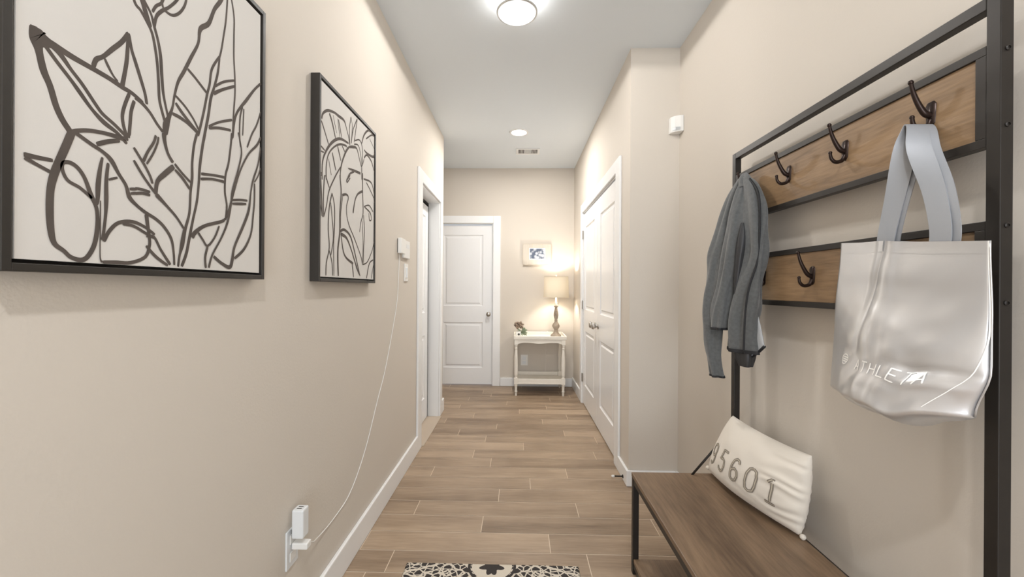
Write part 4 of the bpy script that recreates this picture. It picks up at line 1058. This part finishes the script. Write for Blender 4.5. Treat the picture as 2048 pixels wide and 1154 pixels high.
lg = 0.021
LX, LY = (tx0 + 0.028, tx1 - 0.036), (ty0 + 0.026, ty1 - 0.030)
part('apron', apron(LX[0] + lg, LX[1] - lg, ty0 + 0.010), M['cream'], tb, bevel=0.001)
part('apron', apron(LX[0] + lg, LX[1] - lg, ty1 - 0.030), M['cream'], tb)
part('apron', apron(LY[0] + lg, LY[1] - lg, LX[0] - 0.008, False), M['cream'], tb)
part('apron', apron(LY[0] + lg, LY[1] - lg, LX[1] - 0.008, False), M['cream'], tb)
for x in LX:
    for y in LY:
        bm = boxes((x - lg, x + lg, y - lg, y + lg, zt - 0.075, zt - 0.012), (x - lg, x + lg, y - lg, y + lg, 0.132, 0.205))
        lathe(bm, [(0.012, 0.0), (0.013, 0.035), (0.018, 0.05), (0.014, 0.06), (0.015, 0.10), (0.019, 0.12), (0.016, 0.133)], x, y, 20)
        lathe(bm, [(0.018, 0.205), (0.015, 0.215), (0.021, 0.24), (0.023, 0.32), (0.021, 0.44), (0.014, 0.53), (0.018, 0.545), (0.014, 0.555), (0.018, 0.57), (0.016, 0.586)], x, y, 20)
        part('leg', bm, M['cream'], tb, bevel=0.001)
part('shelf', boxes((LX[0] - lg + 0.002, LX[1] + lg - 0.002, LY[0] - lg + 0.003, LY[1] + lg - 0.003, 0.138, 0.152)), M['cream'], tb)
part('shelf_rail', boxes((LX[0] + lg, LX[1] - lg, LY[0] - 0.016, LY[0] - 0.002, 0.136, 0.197)), M['cream'], tb, bevel=0.003)
part('shelf_rail', boxes((LX[0] + lg, LX[1] - lg, LY[1] + 0.002, LY[1] + 0.016, 0.153, 0.197)), M['cream'], tb, bevel=0.003)

# ------------------------------------------------------------------ table lamp
cx, cy = 0.456, 4.93
lp = thing('table_lamp', 'lit table lamp with beige drum shade and turned wood base on console table', 'lamp', (cx, cy, zt))
bm = bmesh.new()
lathe(bm, [(0.062, zt + 0.001), (0.064, zt + 0.012), (0.058, zt + 0.022), (0.040, zt + 0.034), (0.028, zt + 0.052), (0.022, zt + 0.078), (0.030, zt + 0.095), (0.042, zt + 0.112), (0.044, zt + 0.130), (0.036, zt + 0.150),
           (0.024, zt + 0.165), (0.018, zt + 0.178), (0.020, zt + 0.190), (0.016, zt + 0.200), (0.022, zt + 0.222), (0.028, zt + 0.252), (0.026, zt + 0.285), (0.018, zt + 0.318), (0.014, zt + 0.345), (0.026, zt + 0.358), (0.028, zt + 0.366), (0.012, zt + 0.372)], cx, cy, 28)
part('base', bm, M['lampbase'], lp, smooth=True)
bm = bmesh.new()
lathe(bm, [(0.014, zt + 0.370), (0.018, zt + 0.382), (0.012, zt + 0.392), (0.017, zt + 0.402), (0.010, zt + 0.414), (0.009, zt + 0.50)], cx, cy, 20)
part('neck', bm, M['candle'], lp, smooth=True)
bm = bmesh.new()
rings = [[bm.verts.new((cx + r * cos(2 * pi * k / 56), cy + r * sin(2 * pi * k / 56), z)) for k in range(56)] for r, z in ((0.150, 1.128), (0.1465, 1.25), (0.143, 1.374))]
for a, b in zip(rings, rings[1:]):
    for k in range(56): bm.faces.new((a[k], a[(k + 1) % 56], b[(k + 1) % 56], b[k]))
part('lamp_shade', bm, M['shade'], lp, smooth=True)
bm = bmesh.new()
for r, z in ((0.1505, 1.129), (0.1435, 1.373)):
    tube(bm, [(cx + r * cos(2 * pi * k / 48), cy + r * sin(2 * pi * k / 48), z) for k in range(49)], 0.0022, 6, cap=False)
for a in (0, 2 * pi / 3, 4 * pi / 3):
    tube(bm, [(cx, cy, 1.366), (cx + 0.143 * cos(a), cy + 0.143 * sin(a), 1.372)], 0.0018, 6)
tube(bm, [(cx, cy, 1.15), (cx, cy, 1.392)], 0.003, 8)
part('shade_ring', bm, M['ribbon'], lp)
bm = bmesh.new(); lathe(bm, [(0.002, 1.405), (0.008, 1.399), (0.009, 1.392), (0.004, 1.384)], cx, cy, 16); part('finial', bm, M['nickel'], lp, smooth=True)
bm = bmesh.new(); tube(bm, smooth_path([(cx - 0.06, cy + 0.10, zt + 0.004), (cx - 0.09, 5.10, zt + 0.0415), (cx - 0.095, 5.176, zt + 0.030), (cx - 0.10, 5.182, 0.55), (cx - 0.102, 5.180, 0.35), (cx - 0.107, 5.168, 0.19), (cx - 0.10, 5.166, 0.11)], 6), 0.0022, 6)
part('cord', bm, M['candle'], lp, smooth=True)

# ------------------------------------------------------------------ flower arrangement at the left end of the table
fa = thing('flower_arrangement', 'small dusty brown bloom with sage leaves in a white block pot on table', 'flower arrangement', (0.01, 4.85, zt))
bm = boxes((-0.022, 0.038, 4.815, 4.875, zt + 0.001, zt + 0.066))
part('pot', bm, M['cube'], fa, bevel=0.006)
bm = bmesh.new(); lathe_axis(bm, [(0.013, 0), (0.013, 0.002), (0.009, 0.003)], (0.012, 4.8155, zt + 0.034), (0, -1, 0), 16); part('dark_button', bm, M['slot'], fa)
bm = bmesh.new()
rnd = random.Random(3)
for i in range(52):
    a = rnd.uniform(0, 2 * pi); b = rnd.uniform(-0.4, 1.35); r = rnd.uniform(0.030, 0.056)
    c_ = Vector((0.012 + r * cos(a) * cos(b), 4.85 + r * sin(a) * cos(b) * 0.8, zt + 0.118 + r * sin(b) * 1.1))
    lathe_axis(bm, [(0.002, -0.014), (0.009, -0.008), (0.012, 0.0), (0.008, 0.009), (0.001, 0.016)], c_, (cos(a) * cos(b), sin(a) * cos(b), sin(b)), 7)
part('bloom', bm, M['bloom'], fa, smooth=True)
bm = bmesh.new()
for i in range(44):
    a = rnd.uniform(-0.9, 0.9) if i < 30 else rnd.uniform(0, 2 * pi)
    L_ = rnd.uniform(0.05, 0.105); up = rnd.uniform(-0.03, 0.07)
    p0 = Vector((0.045, 4.848, zt + 0.035 + rnd.uniform(0, 0.03))); d = Vector((cos(a) * 0.55, sin(a) * 0.5, up * 8 + 0.25)).normalized()
    sdv = d.cross(Vector((0, 1, 0.2))).normalized()
    pts = [p0 + d * L_ * k_ + Vector((0, 0, -0.03 * k_ * k_)) for k_ in (0, 0.35, 0.7, 1)]
    wds = (0.003, 0.010, 0.009, 0.001)
    vs = [(bm.verts.new(p + sdv * w_), bm.verts.new(p - sdv * w_)) for p, w_ in zip(pts, wds)]
    for (a0, a1), (b0, b1) in zip(vs, vs[1:]): bm.faces.new((a0, b0, b1, a1))
for v in bm.verts: v.co.z = max(v.co.z, zt + 0.003); v.co.x = max(v.co.x, -0.026); v.co.y = max(v.co.y, 4.80)
part('leaves', bm, M['stem'], fa, smooth=True)

# ------------------------------------------------------------------ clipped photo board on the far wall
pf = thing('picture_frame', 'whitewashed board holding a small clipped blue-grey photo above console table', 'picture', (0.235, YB, 1.53))
bx0, bx1 = 0.062, 0.415
part('board', boxes((bx0, bx1, YB - 0.022, YB - 0.001, 1.528, 1.788)), M['board'], pf, bevel=0.002)
part('board_edge', boxes((bx0 - 0.004, bx0 - 0.0002, YB - 0.024, YB - 0.001, 1.526, 1.790), (bx1 + 0.0002, bx1 + 0.004, YB - 0.024, YB - 0.001, 1.526, 1.790),
                         (bx0, bx1, YB - 0.024, YB - 0.001, 1.7882, 1.791), (bx0, bx1, YB - 0.024, YB - 0.001, 1.5245, 1.5278)), M['ribbon'], pf)
ph = part('photo_mount', boxes((0.138, 0.337, YB - 0.026, YB - 0.0225, 1.594, 1.738)), M['photo_white'], pf)
sub('photo', boxes((0.147, 0.328, YB - 0.0275, YB - 0.0262, 1.603, 1.729)), M['photo'], ph)
for x0, x1 in ((0.176, 0.186), (0.288, 0.298)):
    part('ribbon', boxes((x0, x1, YB - 0.0275, YB - 0.0222, 1.739, 1.789)), M['ribbon'], pf)

# outlet behind the table
t = thing('wall_outlet', 'white outlet plate low on the far wall beneath the console table', 'outlet', (0.09, YB, 0.30))
part('plate', boxes((0.040, 0.128, YB - 0.006, YB, 0.262, 0.396)), M['plastic'], t, bevel=0.002)
for z0, z1 in ((0.334, 0.376), (0.280, 0.320)):
    part('socket', boxes((0.062, 0.106, YB - 0.008, YB - 0.0055, z0, z1)), M['plastic2'], t, bevel=0.004)
